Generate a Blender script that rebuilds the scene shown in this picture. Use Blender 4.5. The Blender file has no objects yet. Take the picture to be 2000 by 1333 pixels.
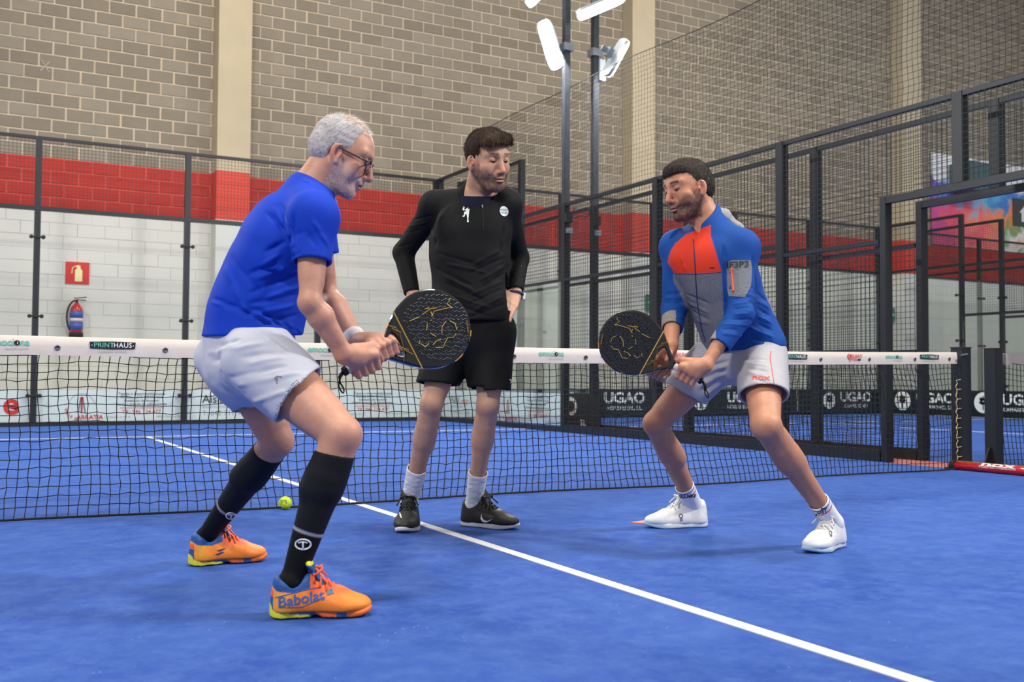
import bpy, bmesh, math, random
import numpy as np
from mathutils import Vector, Matrix
from mathutils.bvhtree import BVHTree

SC = bpy.context.scene
COL = SC.collection
rng = random.Random(7)

# ------------------------------------------------------------------ camera
CAM = np.array([-1.95156, -5.37888, 0.68740])
CD = np.array([0.478454, 0.877318, 0.037355])      # view direction
CR = np.array([0.877806, -0.478978, 0.006067])     # right
CU = np.array([-0.023215, -0.029887, 0.999284])    # up
FPX = 1993.77
cam_data = bpy.data.cameras.new('camera'); cam_data.sensor_width = 36.0
cam_data.lens = FPX * 36.0 / 2000.0
cam_data.dof.use_dof = True; cam_data.dof.focus_distance = 4.5; cam_data.dof.aperture_fstop = 4.5
cam_data.clip_start = 0.05; cam_data.clip_end = 200
cam = bpy.data.objects.new('camera', cam_data); COL.objects.link(cam)
cam.matrix_world = Matrix(((CR[0], CU[0], -CD[0], CAM[0]), (CR[1], CU[1], -CD[1], CAM[1]),
                           (CR[2], CU[2], -CD[2], CAM[2]), (0, 0, 0, 1)))
SC.camera = cam
SC.view_settings.view_transform = 'Standard'; SC.view_settings.look = 'None'
SC.view_settings.exposure = -0.2; SC.view_settings.gamma = 1.0
SC.view_settings.use_curve_mapping = False

# ------------------------------------------------------------------ world: even, soft ambient fill, standing in for the unbuilt hall
w = bpy.data.worlds.new('ambient_fill'); SC.world = w; w.use_nodes = True
w.node_tree.nodes['Background'].inputs[0].default_value = (1.0, 0.97, 0.93, 1)
w.node_tree.nodes['Background'].inputs[1].default_value = 0.5

def srgb(r, g, b):
    f = lambda c: (c / 255 / 12.92) if c / 255 <= 0.04045 else ((c / 255 + 0.055) / 1.055) ** 2.4
    return (f(r), f(g), f(b), 1.0)

# court lighting: floodlights at the court's pole spots, plus unseen overhead fill lights added
def area_light(name, loc, target, size, power, col=(1, 1, 1), sizey=None):
    l = bpy.data.lights.new(name, 'AREA'); l.energy = power; l.color = col
    l.shape = 'RECTANGLE'; l.size = size; l.size_y = sizey or size
    o = bpy.data.objects.new(name, l); COL.objects.link(o); o.location = loc
    o.rotation_euler = (Vector(target) - Vector(loc)).to_track_quat('-Z', 'Y').to_euler()
    return o
area_light('flood_light', (4.72, 6.0, 5.1), (0.5, 4.0, 0), 0.9, 420, (1, .98, .94), .5)
area_light('flood_light', (4.72, -5.2, 5.6), (-0.5, -1.5, 0), 0.9, 520, (1, .98, .94), .5)
area_light('flood_light', (-4.9, 6.0, 5.6), (0, 4.0, 0), 0.9, 420, (1, .98, .94), .5)
area_light('flood_light', (-4.9, -5.0, 5.6), (0, -1.0, 0), 0.9, 380, (1, .98, .94), .5)
area_light('flood_light', (5.75, 5.6, 5.1), (10, 4, 0), 0.9, 380, (1, .98, .94), .5)
area_light('hall_fill', (1.0, 6.0, 9.5), (2.0, 11.5, 1.5), 2.5, 400, (1, .9, .74), .5)
area_light('hall_fill', (10.0, 5.0, 9.0), (10.5, 11.0, 1.5), 2.5, 480, (1, .92, .8), .5)
area_light('hall_fill', (0.5, -2.0, 9.0), (0.5, -1.0, 0.0), 2.5, 520, (1, .97, .92), .8)
area_light('hall_fill', (19.0, 4.0, 9.0), (19, 9.0, 0.0), 2.5, 300, (.9, .95, 1), .5)

# ------------------------------------------------------------------ materials
MATS = {}
def nodes_of(m):
    m.use_nodes = True; nt = m.node_tree; b = nt.nodes['Principled BSDF']
    return nt, b
def mat(name, col, rough=.6, metal=0.0, var=0.0, scale=8.0, bump=0.0, bscale=60.0, spec=.5, stretch=None, sss=0.0, coat=0.0):
    if name in MATS: return MATS[name]
    m = bpy.data.materials.new(name); nt, b = nodes_of(m)
    b.inputs['Roughness'].default_value = rough; b.inputs['Metallic'].default_value = metal
    b.inputs['Specular IOR Level'].default_value = spec
    if coat: b.inputs['Coat Weight'].default_value = coat; b.inputs['Coat Roughness'].default_value = .08
    tc = nt.nodes.new('ShaderNodeTexCoord'); mp = nt.nodes.new('ShaderNodeMapping')
    nt.links.new(tc.outputs['Object'], mp.inputs[0])
    if stretch: mp.inputs['Scale'].default_value = stretch
    n = nt.nodes.new('ShaderNodeTexNoise'); n.inputs['Scale'].default_value = scale; n.inputs['Detail'].default_value = 5
    nt.links.new(mp.outputs[0], n.inputs['Vector'])
    mx = nt.nodes.new('ShaderNodeMix'); mx.data_type = 'RGBA'
    c = col if len(col) == 4 else srgb(*col)
    v = max(var, .03)
    mx.inputs['A'].default_value = tuple(max(0, x * (1 - v)) for x in c[:3]) + (1,)
    mx.inputs['B'].default_value = tuple(min(1, x * (1 + v)) for x in c[:3]) + (1,)
    nt.links.new(n.outputs['Fac'], mx.inputs['Factor']); nt.links.new(mx.outputs['Result'], b.inputs['Base Color'])
    if bump:
        n2 = nt.nodes.new('ShaderNodeTexNoise'); n2.inputs['Scale'].default_value = bscale; n2.inputs['Detail'].default_value = 4
        nt.links.new(mp.outputs[0], n2.inputs['Vector'])
        bp = nt.nodes.new('ShaderNodeBump'); bp.inputs['Strength'].default_value = bump; bp.inputs['Distance'].default_value = .01
        nt.links.new(n2.outputs['Fac'], bp.inputs['Height']); nt.links.new(bp.outputs[0], b.inputs['Normal'])
    MATS[name] = m
    return m
def mat_col(name, rough=.8, bump=.15, bscale=400., sss=0.0, var=.08, scale=30., spec=.4, stretch=None, sheen=0.0):
    """colour from the mesh's own 'Col' attribute (dye / skin tone), with a little grain"""
    m = bpy.data.materials.new(name); nt, b = nodes_of(m); MATS[name] = m
    b.inputs['Roughness'].default_value = rough; b.inputs['Specular IOR Level'].default_value = spec
    if sss:
        b.inputs['Subsurface Weight'].default_value = sss; b.inputs['Subsurface Radius'].default_value = (.012, .005, .003)
        b.inputs['Subsurface Scale'].default_value = 1.0
    if sheen: b.inputs['Sheen Weight'].default_value = sheen
    at = nt.nodes.new('ShaderNodeAttribute'); at.attribute_name = 'Col'
    tc = nt.nodes.new('ShaderNodeTexCoord'); mp = nt.nodes.new('ShaderNodeMapping'); nt.links.new(tc.outputs['Object'], mp.inputs[0])
    if stretch: mp.inputs['Scale'].default_value = stretch
    n = nt.nodes.new('ShaderNodeTexNoise'); n.inputs['Scale'].default_value = scale; n.inputs['Detail'].default_value = 6
    nt.links.new(mp.outputs[0], n.inputs['Vector'])
    mr = nt.nodes.new('ShaderNodeMapRange'); mr.inputs[1].default_value = .3; mr.inputs[2].default_value = .7
    mr.inputs[3].default_value = 1 - var; mr.inputs[4].default_value = 1 + var; nt.links.new(n.outputs['Fac'], mr.inputs[0])
    mx = nt.nodes.new('ShaderNodeVectorMath'); mx.operation = 'SCALE'
    nt.links.new(at.outputs['Color'], mx.inputs[0]); nt.links.new(mr.outputs[0], mx.inputs['Scale'])
    nt.links.new(mx.outputs[0], b.inputs['Base Color'])
    if bump:
        n2 = nt.nodes.new('ShaderNodeTexNoise'); n2.inputs['Scale'].default_value = bscale; n2.inputs['Detail'].default_value = 3
        nt.links.new(mp.outputs[0], n2.inputs['Vector'])
        bp = nt.nodes.new('ShaderNodeBump'); bp.inputs['Strength'].default_value = bump; bp.inputs['Distance'].default_value = .004
        nt.links.new(n2.outputs['Fac'], bp.inputs['Height']); nt.links.new(bp.outputs[0], b.inputs['Normal'])
    return m
def emit(name, col, strength):
    m = bpy.data.materials.new(name); nt, b = nodes_of(m)
    b.inputs['Base Color'].default_value = (.8, .8, .8, 1)
    b.inputs['Emission Color'].default_value = col; b.inputs['Emission Strength'].default_value = strength
    MATS[name] = m; return m

M_FRAME = mat('black_steel', (38, 42, 47), .42, .35, var=.12, scale=3, bump=.06, bscale=40)
M_WIRE = mat('green_black_wire', (40, 46, 48), .5, .3)
M_NET = mat('black_cord', (14, 14, 16), .85)
M_UPNET = mat('dark_netting_cord', (32, 34, 38), .85)
M_GALV = mat('galvanised_steel', (150, 158, 166), .35, .8, var=.25, scale=6, bump=.1)
M_POLE = mat('worn_dark_pole_paint', (62, 68, 76), .45, .5, var=.55, scale=9)
M_WHITE = mat('white_line_paint', (206, 208, 210), .8, var=.08, scale=40)
M_TAPE = mat('white_net_tape', (206, 196, 188), .6, var=.06, scale=9, bump=.25, bscale=14)
M_BOARD_W = mat('white_ad_board', (216, 226, 226), .35, var=.02)
M_BOARD_B = mat('black_ad_board', (16, 30, 34), .35, var=.05)
M_INK = mat('dark_ink', (52, 58, 56), .6)
M_INKG = mat('grey_ink', (150, 158, 158), .6)
M_INKR = mat('red_ink', (206, 52, 34), .6)
M_INKW = mat('white_ink', (224, 230, 228), .6)
M_TEAL = mat('teal_ink', (98, 190, 166), .6)
M_BLACKINK = mat('black_ink', (24, 24, 28), .6)
M_ORINK = mat('orange_ink', (222, 96, 40), .6)
M_RED = mat('glossy_red_plastic', (190, 22, 34), .18, var=.05, coat=.6)
M_SIGNRED = mat('sign_red', (205, 40, 36), .5)
M_SIGNCREAM = mat('sign_cream', (236, 226, 170), .5)
M_SIGNGREEN = mat('sign_green', (40, 120, 84), .5)
M_RUBBER = mat('black_rubber', (22, 22, 24), .7)
M_LEMON = mat('ball_felt', (206, 232, 40), .95, var=.12, scale=150, bump=.6, bscale=500)

# ------------------------------------------------------------------ mesh helpers
def finish(o, label=None, cat=None, group=None, kind=None):
    if label: o['label'] = label
    if cat: o['category'] = cat
    if group: o['group'] = group
    if kind: o['kind'] = kind
    return o
def empty(name, loc=(0, 0, 0), label=None, cat=None, group=None, kind=None):
    o = bpy.data.objects.new(name, None); COL.objects.link(o); o.location = loc; o.empty_display_size = .1
    return finish(o, label, cat, group, kind)
def link_mesh(name, me, m=None, parent=None, smooth=False):
    if m is not None:
        for x in (m if isinstance(m, (list, tuple)) else [m]): me.materials.append(x)
    if smooth: me.polygons.foreach_set('use_smooth', [True] * len(me.polygons))
    o = bpy.data.objects.new(name, me); COL.objects.link(o)
    if parent is not None:
        o.parent = parent; o.matrix_parent_inverse = Matrix.Translation(-parent.location)
    return o
class MB:
    def __init__(s): s.v = []; s.f = []; s.mi = []; s.cur = 0
    def face(s, *idx): s.f.append(tuple(idx)); s.mi.append(s.cur)
    def box(s, x0, x1, y0, y1, z0, z1):
        b = len(s.v)
        s.v += [(x0, y0, z0), (x1, y0, z0), (x1, y1, z0), (x0, y1, z0), (x0, y0, z1), (x1, y0, z1), (x1, y1, z1), (x0, y1, z1)]
        for q in ((0, 3, 2, 1), (4, 5, 6, 7), (0, 1, 5, 4), (1, 2, 6, 5), (2, 3, 7, 6), (3, 0, 4, 7)): s.face(*(b + i for i in q))
        return s
    def obox(s, c, ax, ay, az):
        """box from its centre and three half-axis vectors"""
        c, ax, ay, az = (np.asarray(q, float) for q in (c, ax, ay, az)); b = len(s.v)
        for k in (-1, 1):
            for i, j in ((-1, -1), (1, -1), (1, 1), (-1, 1)): s.v.append(tuple(c + i * ax + j * ay + k * az))
        for q in ((0, 3, 2, 1), (4, 5, 6, 7), (0, 1, 5, 4), (1, 2, 6, 5), (2, 3, 7, 6), (3, 0, 4, 7)): s.face(*(b + i for i in q))
        return s
    def tube(s, pts, r, n=4, closed=False, cap=True, ref=(0, 0, 1)):
        pts = [np.asarray(p, float) for p in pts]; N = len(pts); b = len(s.v)
        rr = r if isinstance(r, (list, tuple, np.ndarray)) else [r] * N
        for i, p in enumerate(pts):
            if closed: t = pts[(i + 1) % N] - pts[i - 1]
            else: t = pts[min(i + 1, N - 1)] - pts[max(i - 1, 0)]
            t = t / (np.linalg.norm(t) + 1e-12); u = np.cross(t, ref)
            if np.linalg.norm(u) < .05: u = np.cross(t, (1, 0.2, 0))
            u /= np.linalg.norm(u); v = np.cross(t, u)
            for k in range(n):
                a = 2 * math.pi * (k + .5) / n; s.v.append(tuple(p + rr[i] * (math.cos(a) * u + math.sin(a) * v)))
        for i in range(N if closed else N - 1):
            j = (i + 1) % N
            for k in range(n): l = (k + 1) % n; s.face(b + i * n + k, b + i * n + l, b + j * n + l, b + j * n + k)
        if cap and not closed:
            s.face(*[b + k for k in range(n)][::-1]); s.face(*[b + (N - 1) * n + k for k in range(n)])
        return s
    def lathe(s, c, axis, prof, n=24):
        """rings of (distance along axis, radius) around a line through c"""
        axis = np.asarray(axis, float) / np.linalg.norm(axis); c = np.asarray(c, float)
        u = np.cross(axis, (0, 0, 1)); u = np.cross(axis, (1, 0, 0)) if np.linalg.norm(u) < .05 else u
        u /= np.linalg.norm(u); v = np.cross(axis, u); b = len(s.v)
        for h, r in prof:
            for k in range(n):
                a = 2 * math.pi * k / n; s.v.append(tuple(c + axis * h + r * (math.cos(a) * u + math.sin(a) * v)))
        for i in range(len(prof) - 1):
            for k in range(n): l = (k + 1) % n; s.face(b + i * n + k, b + i * n + l, b + (i + 1) * n + l, b + (i + 1) * n + k)
        s.face(*[b + k for k in range(n)][::-1]); s.face(*[b + (len(prof) - 1) * n + k for k in range(n)])
        return s
    def poly(s, o, ex, ey, pts, th=0.0):
        """flat outline in a frame, with thickness along -normal"""
        o, ex, ey = (np.asarray(q, float) for q in (o, ex, ey)); n = np.cross(ex, ey); b = len(s.v); N = len(pts)
        for x, y in pts: s.v.append(tuple(o + ex * x + ey * y))
        s.face(*range(b, b + N))
        if th:
            for x, y in pts: s.v.append(tuple(o + ex * x + ey * y - n * th))
            s.face(*[b + N + k for k in range(N)][::-1])
            for k in range(N): l = (k + 1) % N; s.face(b + k, b + N + k, b + N + l, b + l)
        return s
    def mesh(s, name='m'):
        me = bpy.data.meshes.new(name); me.from_pydata(s.v, [], s.f)
        if any(s.mi): me.polygons.foreach_set('material_index', s.mi)
        me.update(); return me
    def build(s, name, m, parent=None, smooth=False): return link_mesh(name, s.mesh(name), m, parent, smooth)

def text_mesh(body, size, bold=0.0, align='CENTER', shear=0.0, spacing=1.0):
    cu = bpy.data.curves.new('lettering', 'FONT'); cu.body = body; cu.size = size; cu.align_x = align; cu.align_y = 'CENTER'
    cu.offset = bold * size; cu.resolution_u = 3; cu.shear = shear; cu.space_character = spacing
    o = bpy.data.objects.new('lettering', cu); me = bpy.data.meshes.new_from_object(o)
    bpy.data.objects.remove(o); me.materials.clear(); return me
def place_text(body, org, ex, ey, size, m, parent=None, name='lettering', bold=0.0, align='CENTER', shear=0.0, spacing=1.0, wide=1.0):
    me = text_mesh(body, size, bold, align, shear, spacing)
    org, ex, ey = (np.asarray(q, float) for q in (org, ex, ey))
    co = np.empty(len(me.vertices) * 3); me.vertices.foreach_get('co', co); co = co.reshape(-1, 3)
    P = org + np.outer(co[:, 0] * wide, ex) + np.outer(co[:, 1], ey)
    me.vertices.foreach_set('co', P.ravel()); me.update()
    return link_mesh(name, me, m, parent)
def PX(px, py, t):
    """world point seen at that place of the photograph, t metres deep"""
    return CAM + t * (CD + CR * (px - 1000) / FPX - CU * (py - 666.5) / FPX)
def proj(P):
    v = np.asarray(P, float) - CAM; z = v @ CD
    return np.stack([1000 + FPX * (v @ CR) / z, 666.5 - FPX * (v @ CU) / z, z], -1)
# ================================================================== the setting
# floor: blue sanded turf
def turf_material():
    m = bpy.data.materials.new('blue_sanded_turf'); nt, b = nodes_of(m)
    b.inputs['Roughness'].default_value = .92; b.inputs['Specular IOR Level'].default_value = .25
    b.inputs['Sheen Weight'].default_value = .35; b.inputs['Sheen Roughness'].default_value = .4; b.inputs['Sheen Tint'].default_value = srgb(110, 170, 255)
    g = nt.nodes.new('ShaderNodeNewGeometry')
    def noise(scale, det=4, rough=.6):
        n = nt.nodes.new('ShaderNodeTexNoise'); n.inputs['Scale'].default_value = scale; n.inputs['Detail'].default_value = det
        n.inputs['Roughness'].default_value = rough; nt.links.new(g.outputs['Position'], n.inputs['Vector']); return n.outputs['Fac']
    def ramp(src, a, bb, ca, cb):
        r = nt.nodes.new('ShaderNodeMapRange'); r.inputs[1].default_value = a; r.inputs[2].default_value = bb
        r.inputs[3].default_value = ca; r.inputs[4].default_value = cb; nt.links.new(src, r.inputs[0]); return r.outputs[0]
    def mix(f, A, B):
        x = nt.nodes.new('ShaderNodeMix'); x.data_type = 'RGBA'
        if isinstance(f, float): x.inputs['Factor'].default_value = f
        else: nt.links.new(f, x.inputs['Factor'])
        for k, q in (('A', A), ('B', B)):
            if isinstance(q, tuple): x.inputs[k].default_value = q
            else: nt.links.new(q, x.inputs[k])
        return x.outputs['Result']
    big = ramp(noise(1.1, 5), .35, .68, 0, 1)
    c = mix(big, srgb(34, 66, 152), srgb(54, 88, 166))
    mid = ramp(noise(9, 8, .8), .42, .64, 0, .75)
    c = mix(mid, c, srgb(80, 112, 178))
    fine = ramp(noise(420, 2), .3, .7, 0, .55)
    c = mix(fine, c, srgb(28, 54, 130))
    v = nt.nodes.new('ShaderNodeTexVoronoi'); v.inputs['Scale'].default_value = 26; nt.links.new(g.outputs['Position'], v.inputs['Vector'])
    sand = ramp(v.outputs['Distance'], .035, .075, .75, 0)
    gate = ramp(noise(2.3, 2), .5, .62, 0, 1)
    mu = nt.nodes.new('ShaderNodeMath'); mu.operation = 'MULTIPLY'; nt.links.new(sand, mu.inputs[0]); nt.links.new(gate, mu.inputs[1])
    c = mix(mu.outputs[0], c, srgb(190, 204, 226))
    nt.links.new(c, b.inputs['Base Color'])
    bp = nt.nodes.new('ShaderNodeBump'); bp.inputs['Strength'].default_value = .5; bp.inputs['Distance'].default_value = .006
    nt.links.new(noise(260, 3), bp.inputs['Height']); nt.links.new(bp.outputs[0], b.inputs['Normal'])
    return m
M_TURF = turf_material()
M_CONCRETE = mat('grey_concrete_floor', (150, 150, 146), .6, var=.12, scale=4)
M_REDFLOOR = mat('red_painted_floor', (206, 120, 112), .6, var=.2, scale=6)
fl = MB().box(-14, 32, -14, 13, -.2, -.012).build('floor', M_CONCRETE); finish(fl, 'grey concrete hall floor around the courts', 'floor', kind='structure')
courts = [(-5, 5), (5.5, 15.4), (16.7, 26.7)]
court_names = ['blue turf court the three players stand on', 'blue turf of the neighbouring court beyond the double fence', 'blue turf of the third court at the far right']
floor_objs = []
for (a, b_), nm in zip(courts, court_names):
    o = MB().box(a, b_, -10, 10, -.012, 0).build('floor', M_TURF); finish(o, nm, 'floor', kind='structure'); floor_objs.append(o)
o = MB().box(5.0, 5.5, -10, 10, -.012, -.002).build('floor', M_REDFLOOR); finish(o, 'pinkish red floor strip between the two fences', 'floor', kind='structure')
# painted lines, each a part of its court
for (a, b_), fo in zip(courts, floor_objs):
    cx = (a + b_) / 2
    if a == -5: cx = 0
    for sy in (1, -1):
        MB().box(a, b_, sy * 6.95 - .025, sy * 6.95 + .025, 0, .003).build('service_line', M_WHITE, fo)
        MB().box(cx - .025, cx + .025, min(0, sy * 7.0), max(0, sy * 7.0), 0, .003).build('centre_line', M_WHITE, fo)

# ---- block wall behind the courts
WY = 11.7
def block_material(name, ca, cb, rough=.85, bump=.5, mort=None):
    m = bpy.data.materials.new(name); nt, b = nodes_of(m); b.inputs['Roughness'].default_value = rough
    b.inputs['Specular IOR Level'].default_value = .2
    at = nt.nodes.new('ShaderNodeAttribute'); at.attribute_name = 'tone'
    g = nt.nodes.new('ShaderNodeNewGeometry')
    n = nt.nodes.new('ShaderNodeTexNoise'); n.inputs['Scale'].default_value = 3.2; n.inputs['Detail'].default_value = 8; n.inputs['Roughness'].default_value = .7
    nt.links.new(g.outputs['Position'], n.inputs['Vector'])
    ad = nt.nodes.new('ShaderNodeMath'); ad.operation = 'ADD'; nt.links.new(at.outputs['Fac'], ad.inputs[0]); nt.links.new(n.outputs['Fac'], ad.inputs[1])
    mr = nt.nodes.new('ShaderNodeMapRange'); mr.inputs[1].default_value = .3; mr.inputs[2].default_value = 1.6; nt.links.new(ad.outputs[0], mr.inputs[0])
    mx = nt.nodes.new('ShaderNodeMix'); mx.data_type = 'RGBA'; mx.inputs['A'].default_value = srgb(*ca); mx.inputs['B'].default_value = srgb(*cb)
    nt.links.new(mr.outputs[0], mx.inputs['Factor']); nt.links.new(mx.outputs['Result'], b.inputs['Base Color'])
    n2 = nt.nodes.new('ShaderNodeTexNoise'); n2.inputs['Scale'].default_value = 90; n2.inputs['Detail'].default_value = 3
    nt.links.new(g.outputs['Position'], n2.inputs['Vector'])
    bp = nt.nodes.new('ShaderNodeBump'); bp.inputs['Strength'].default_value = bump; bp.inputs['Distance'].default_value = .006
    nt.links.new(n2.outputs['Fac'], bp.inputs['Height']); nt.links.new(bp.outputs[0], b.inputs['Normal'])
    return m
M_BLOCK = block_material('raw_concrete_block', (124, 116, 103), (146, 138, 124))
M_BLOCKRED = block_material('red_painted_block', (158, 40, 34), (182, 54, 46), .6, .3)
M_BLOCKWHITE = block_material('white_painted_block', (212, 211, 205), (215, 214, 208), .6, .2)
M_MORTAR = mat('pale_mortar', (198, 184, 162), .9, var=.12, scale=5, bump=.4)
M_MORTARRED = mat('red_painted_mortar', (196, 74, 62), .7, var=.1)
M_MORTARWHITE = mat('white_painted_mortar', (210, 209, 203), .7)
M_COLUMN = mat('pale_concrete_column', (184, 172, 146), .8, var=.12, scale=2.5, bump=.15, bscale=30)
M_COLRED = mat('red_painted_column', (206, 62, 44), .6, var=.06)
M_COLWHITE = mat('white_painted_column', (208, 210, 206), .6)
wall = MB()
wall.box(-6, 34, WY + .008, WY + .3, 4.05, 12.0); wall.cur = 1; wall.box(-6, 34, WY + .008, WY + .3, 3.25, 4.05)
wall.cur = 2; wall.box(-6, 34, WY + .008, WY + .3, -.2, 3.25)
wall_back = wall.build('wall_back', [M_MORTAR, M_MORTARRED, M_MORTARWHITE]); finish(wall_back, 'tall concrete block wall with a red painted band and white base', 'wall', kind='structure')
def tone(me, val):
    a = me.attributes.new('tone', 'FLOAT', 'POINT'); a.data.foreach_set('value', np.resize(np.asarray(val, np.float32), len(me.vertices)))
cols_x = [(1.70, 2.24), (9.9, 10.46), (17.75, 18.4)]
blocks = []
for k in range(0, 60):
    z0 = .05 + .2 * k
    for i in range(-15, 85):
        x0 = i * .4 + (0 if k % 2 else .2) - .13
        if x0 < -6 or x0 > 33.5: continue
        cxm = x0 + .2
        if any(a + .1 < x0 and x0 + .39 < b - .1 for a, b in cols_x): continue
        p = proj((cxm, WY, z0 + .1)); q = proj((cxm + .2, WY, z0 + .2))
        area = abs(q[0] - p[0]) * abs(q[1] - p[1])
        seen = -20 < p[0] < 2010 and -15 < p[1] < 690
        blocks.append((area if seen and z0 > 3.2 else 0, x0, z0, k))
blocks.sort(reverse=True)
def block_verts(x0, z0, d=.008):
    j = [rng.uniform(-.004, .004) for _ in range(4)]
    k_ = .002 if z0 < 3.2 else .014
    return x0 + k_ + j[0], x0 + .4 - k_ + j[1], WY - .004 + j[2] * .5, WY + .02, z0 + k_ * .95 + j[3] * .5, z0 + .2 - k_ * .95
protos = {}
for nm, mm in (('g', M_BLOCK), ('r', M_BLOCKRED)):
    protos[nm] = []
    for v in range(8):
        me = MB().box(.014 + rng.uniform(-.004, .004), .386 + rng.uniform(-.004, .004), -.004 + rng.uniform(-.003, .003), .02, .0135 + rng.uniform(-.002, .002), .1865 + rng.uniform(-.002, .002)).mesh('block')
        tone(me, rng.random()); me.materials.append(mm); protos[nm].append(me)
for area, x0, z0, k in blocks[:300]:
    me = rng.choice(protos['r' if 3.2 < z0 < 4.0 else 'g'])
    o = bpy.data.objects.new('block', me); COL.objects.link(o); o.parent = wall_back; o.location = (x0, WY, z0)
mb = MB(); tv = []
for area, x0, z0, k in blocks[300:]:
    mb.cur = 1 if 3.2 < z0 < 4.0 else (2 if z0 < 3.2 else 0)
    mb.box(*block_verts(x0, z0)); tv += [rng.random()] * 8
o = mb.build('blocks', [M_BLOCK, M_BLOCKRED, M_BLOCKWHITE], wall_back); tone(o.data, tv); o['kind'] = 'stuff'
for n_, (a, b_) in enumerate(cols_x):
    c_ = MB(); c_.box(a, b_, WY - .35, WY + .1, 4.05, 12); c_.cur = 1; c_.box(a, b_, WY - .352, WY + .1, 3.25, 4.05); c_.cur = 2; c_.box(a, b_, WY - .35, WY + .1, 0, 3.25)
    o = c_.build('column', [M_COLUMN, M_COLRED, M_COLWHITE])
    finish(o, ['concrete wall column behind the player in the blue shirt', 'concrete wall column behind the two light poles', 'concrete wall column beside the colourful mural'][n_], 'column', 'concrete wall columns', 'structure')

mb = MB()
for a_, b_ in (((-.91, 5.37), (-.78, 5.53)), ((-.79, 5.37), (-.9, 5.54))): mb.tube([(a_[0], WY - .011, a_[1]), (b_[0], WY - .011, b_[1])], .006, 4)
mb.build('chalk_mark', mat('chalk', (196, 186, 166), .9), wall_back)
# ---- mural painted on the wall above the red band
def mural_material():
    m = bpy.data.materials.new('smoke_colour_mural'); nt, b = nodes_of(m); b.inputs['Roughness'].default_value = .55
    g = nt.nodes.new('ShaderNodeNewGeometry')
    sep = nt.nodes.new('ShaderNodeSeparateXYZ'); nt.links.new(g.outputs['Position'], sep.inputs[0])
    n = nt.nodes.new('ShaderNodeTexNoise'); n.inputs['Scale'].default_value = 1.5; n.inputs['Detail'].default_value = 6; n.inputs['Distortion'].default_value = 1.2
    nt.links.new(g.outputs['Position'], n.inputs['Vector'])
    def lin(src, a, bb, lo=0., hi=1.):
        r = nt.nodes.new('ShaderNodeMapRange'); r.inputs[1].default_value = a; r.inputs[2].default_value = bb; r.inputs[3].default_value = lo; r.inputs[4].default_value = hi
        nt.links.new(src, r.inputs[0]); return r.outputs[0]
    def add(x, y):
        q = nt.nodes.new('ShaderNodeMath'); q.operation = 'ADD'; nt.links.new(x, q.inputs[0]); nt.links.new(y, q.inputs[1]); return q.outputs[0]
    u = add(lin(sep.outputs[0], 19, 24.5), lin(n.outputs['Fac'], .3, .7, -.16, .16))
    cr = nt.nodes.new('ShaderNodeValToRGB'); nt.links.new(u, cr.inputs[0]); e = cr.color_ramp.elements
    e[0].position = 0; e[0].color = srgb(196, 70, 150); e[1].position = 1; e[1].color = srgb(120, 90, 190)
    for p, c in ((.16, (226, 84, 110)), (.34, (236, 120, 112)), (.5, (238, 140, 96)), (.6, (110, 150, 90)), (.72, (226, 226, 226)), (.85, (230, 120, 60))):
        q = e.new(p); q.color = srgb(*c)
    cr2 = nt.nodes.new('ShaderNodeValToRGB'); nt.links.new(u, cr2.inputs[0]); e = cr2.color_ramp.elements
    e[0].position = .0; e[0].color = srgb(120, 84, 190); e[1].position = 1; e[1].color = srgb(60, 90, 190)
    for p, c in ((.2, (70, 130, 220)), (.42, (80, 190, 226)), (.6, (70, 120, 200)), (.8, (40, 130, 200))): q = e.new(p); q.color = srgb(*c)
    h = add(lin(sep.outputs[2], 4.0, 6.4), lin(n.outputs['Fac'], .3, .7, -.18, .18))
    m1 = nt.nodes.new('ShaderNodeMix'); m1.data_type = 'RGBA'; nt.links.new(lin(h, .42, .6), m1.inputs['Factor'])
    nt.links.new(cr.outputs[0], m1.inputs['A']); nt.links.new(cr2.outputs[0], m1.inputs['B'])
    m2 = nt.nodes.new('ShaderNodeMix'); m2.data_type = 'RGBA'; nt.links.new(lin(h, .72, .8), m2.inputs['Factor'])
    nt.links.new(m1.outputs['Result'], m2.inputs['A']); m2.inputs['B'].default_value = srgb(226, 228, 230)
    nt.links.new(m2.outputs['Result'], b.inputs['Base Color'])
    return m
o = MB().box(19.1, 26.5, WY - .05, WY - .03, 4.08, 6.36).build('mural', mural_material())
finish(o, 'colourful smoke mural panel above the red band of the wall', 'mural')
mp = MB().box(22.2, 23.4, WY - .075, WY - .052, 4.78, 5.5).build('sign_board', mat('charcoal_panel', (60, 62, 66), .5))
finish(mp, 'charcoal square sign with a white house symbol on the mural', 'sign')
MB().poly((22.75, WY - .077, 4.9), (1, 0, 0), (0, 0, 1), [(-.22, 0), (.22, 0), (.22, .24), (.3, .24), (.12, .4), (0, .5), (-.12, .4), (-.3, .24), (-.22, .24)]).build('house_symbol', M_INKW, mp)
o = MB().box(19.7, 20.5, 11.0, 11.6, 5.4, 6.1).build('wall_box', mat('dark_teal_metal', (62, 92, 98), .5)); finish(o, 'dark teal box mounted on the wall over the mural', 'box')

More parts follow.
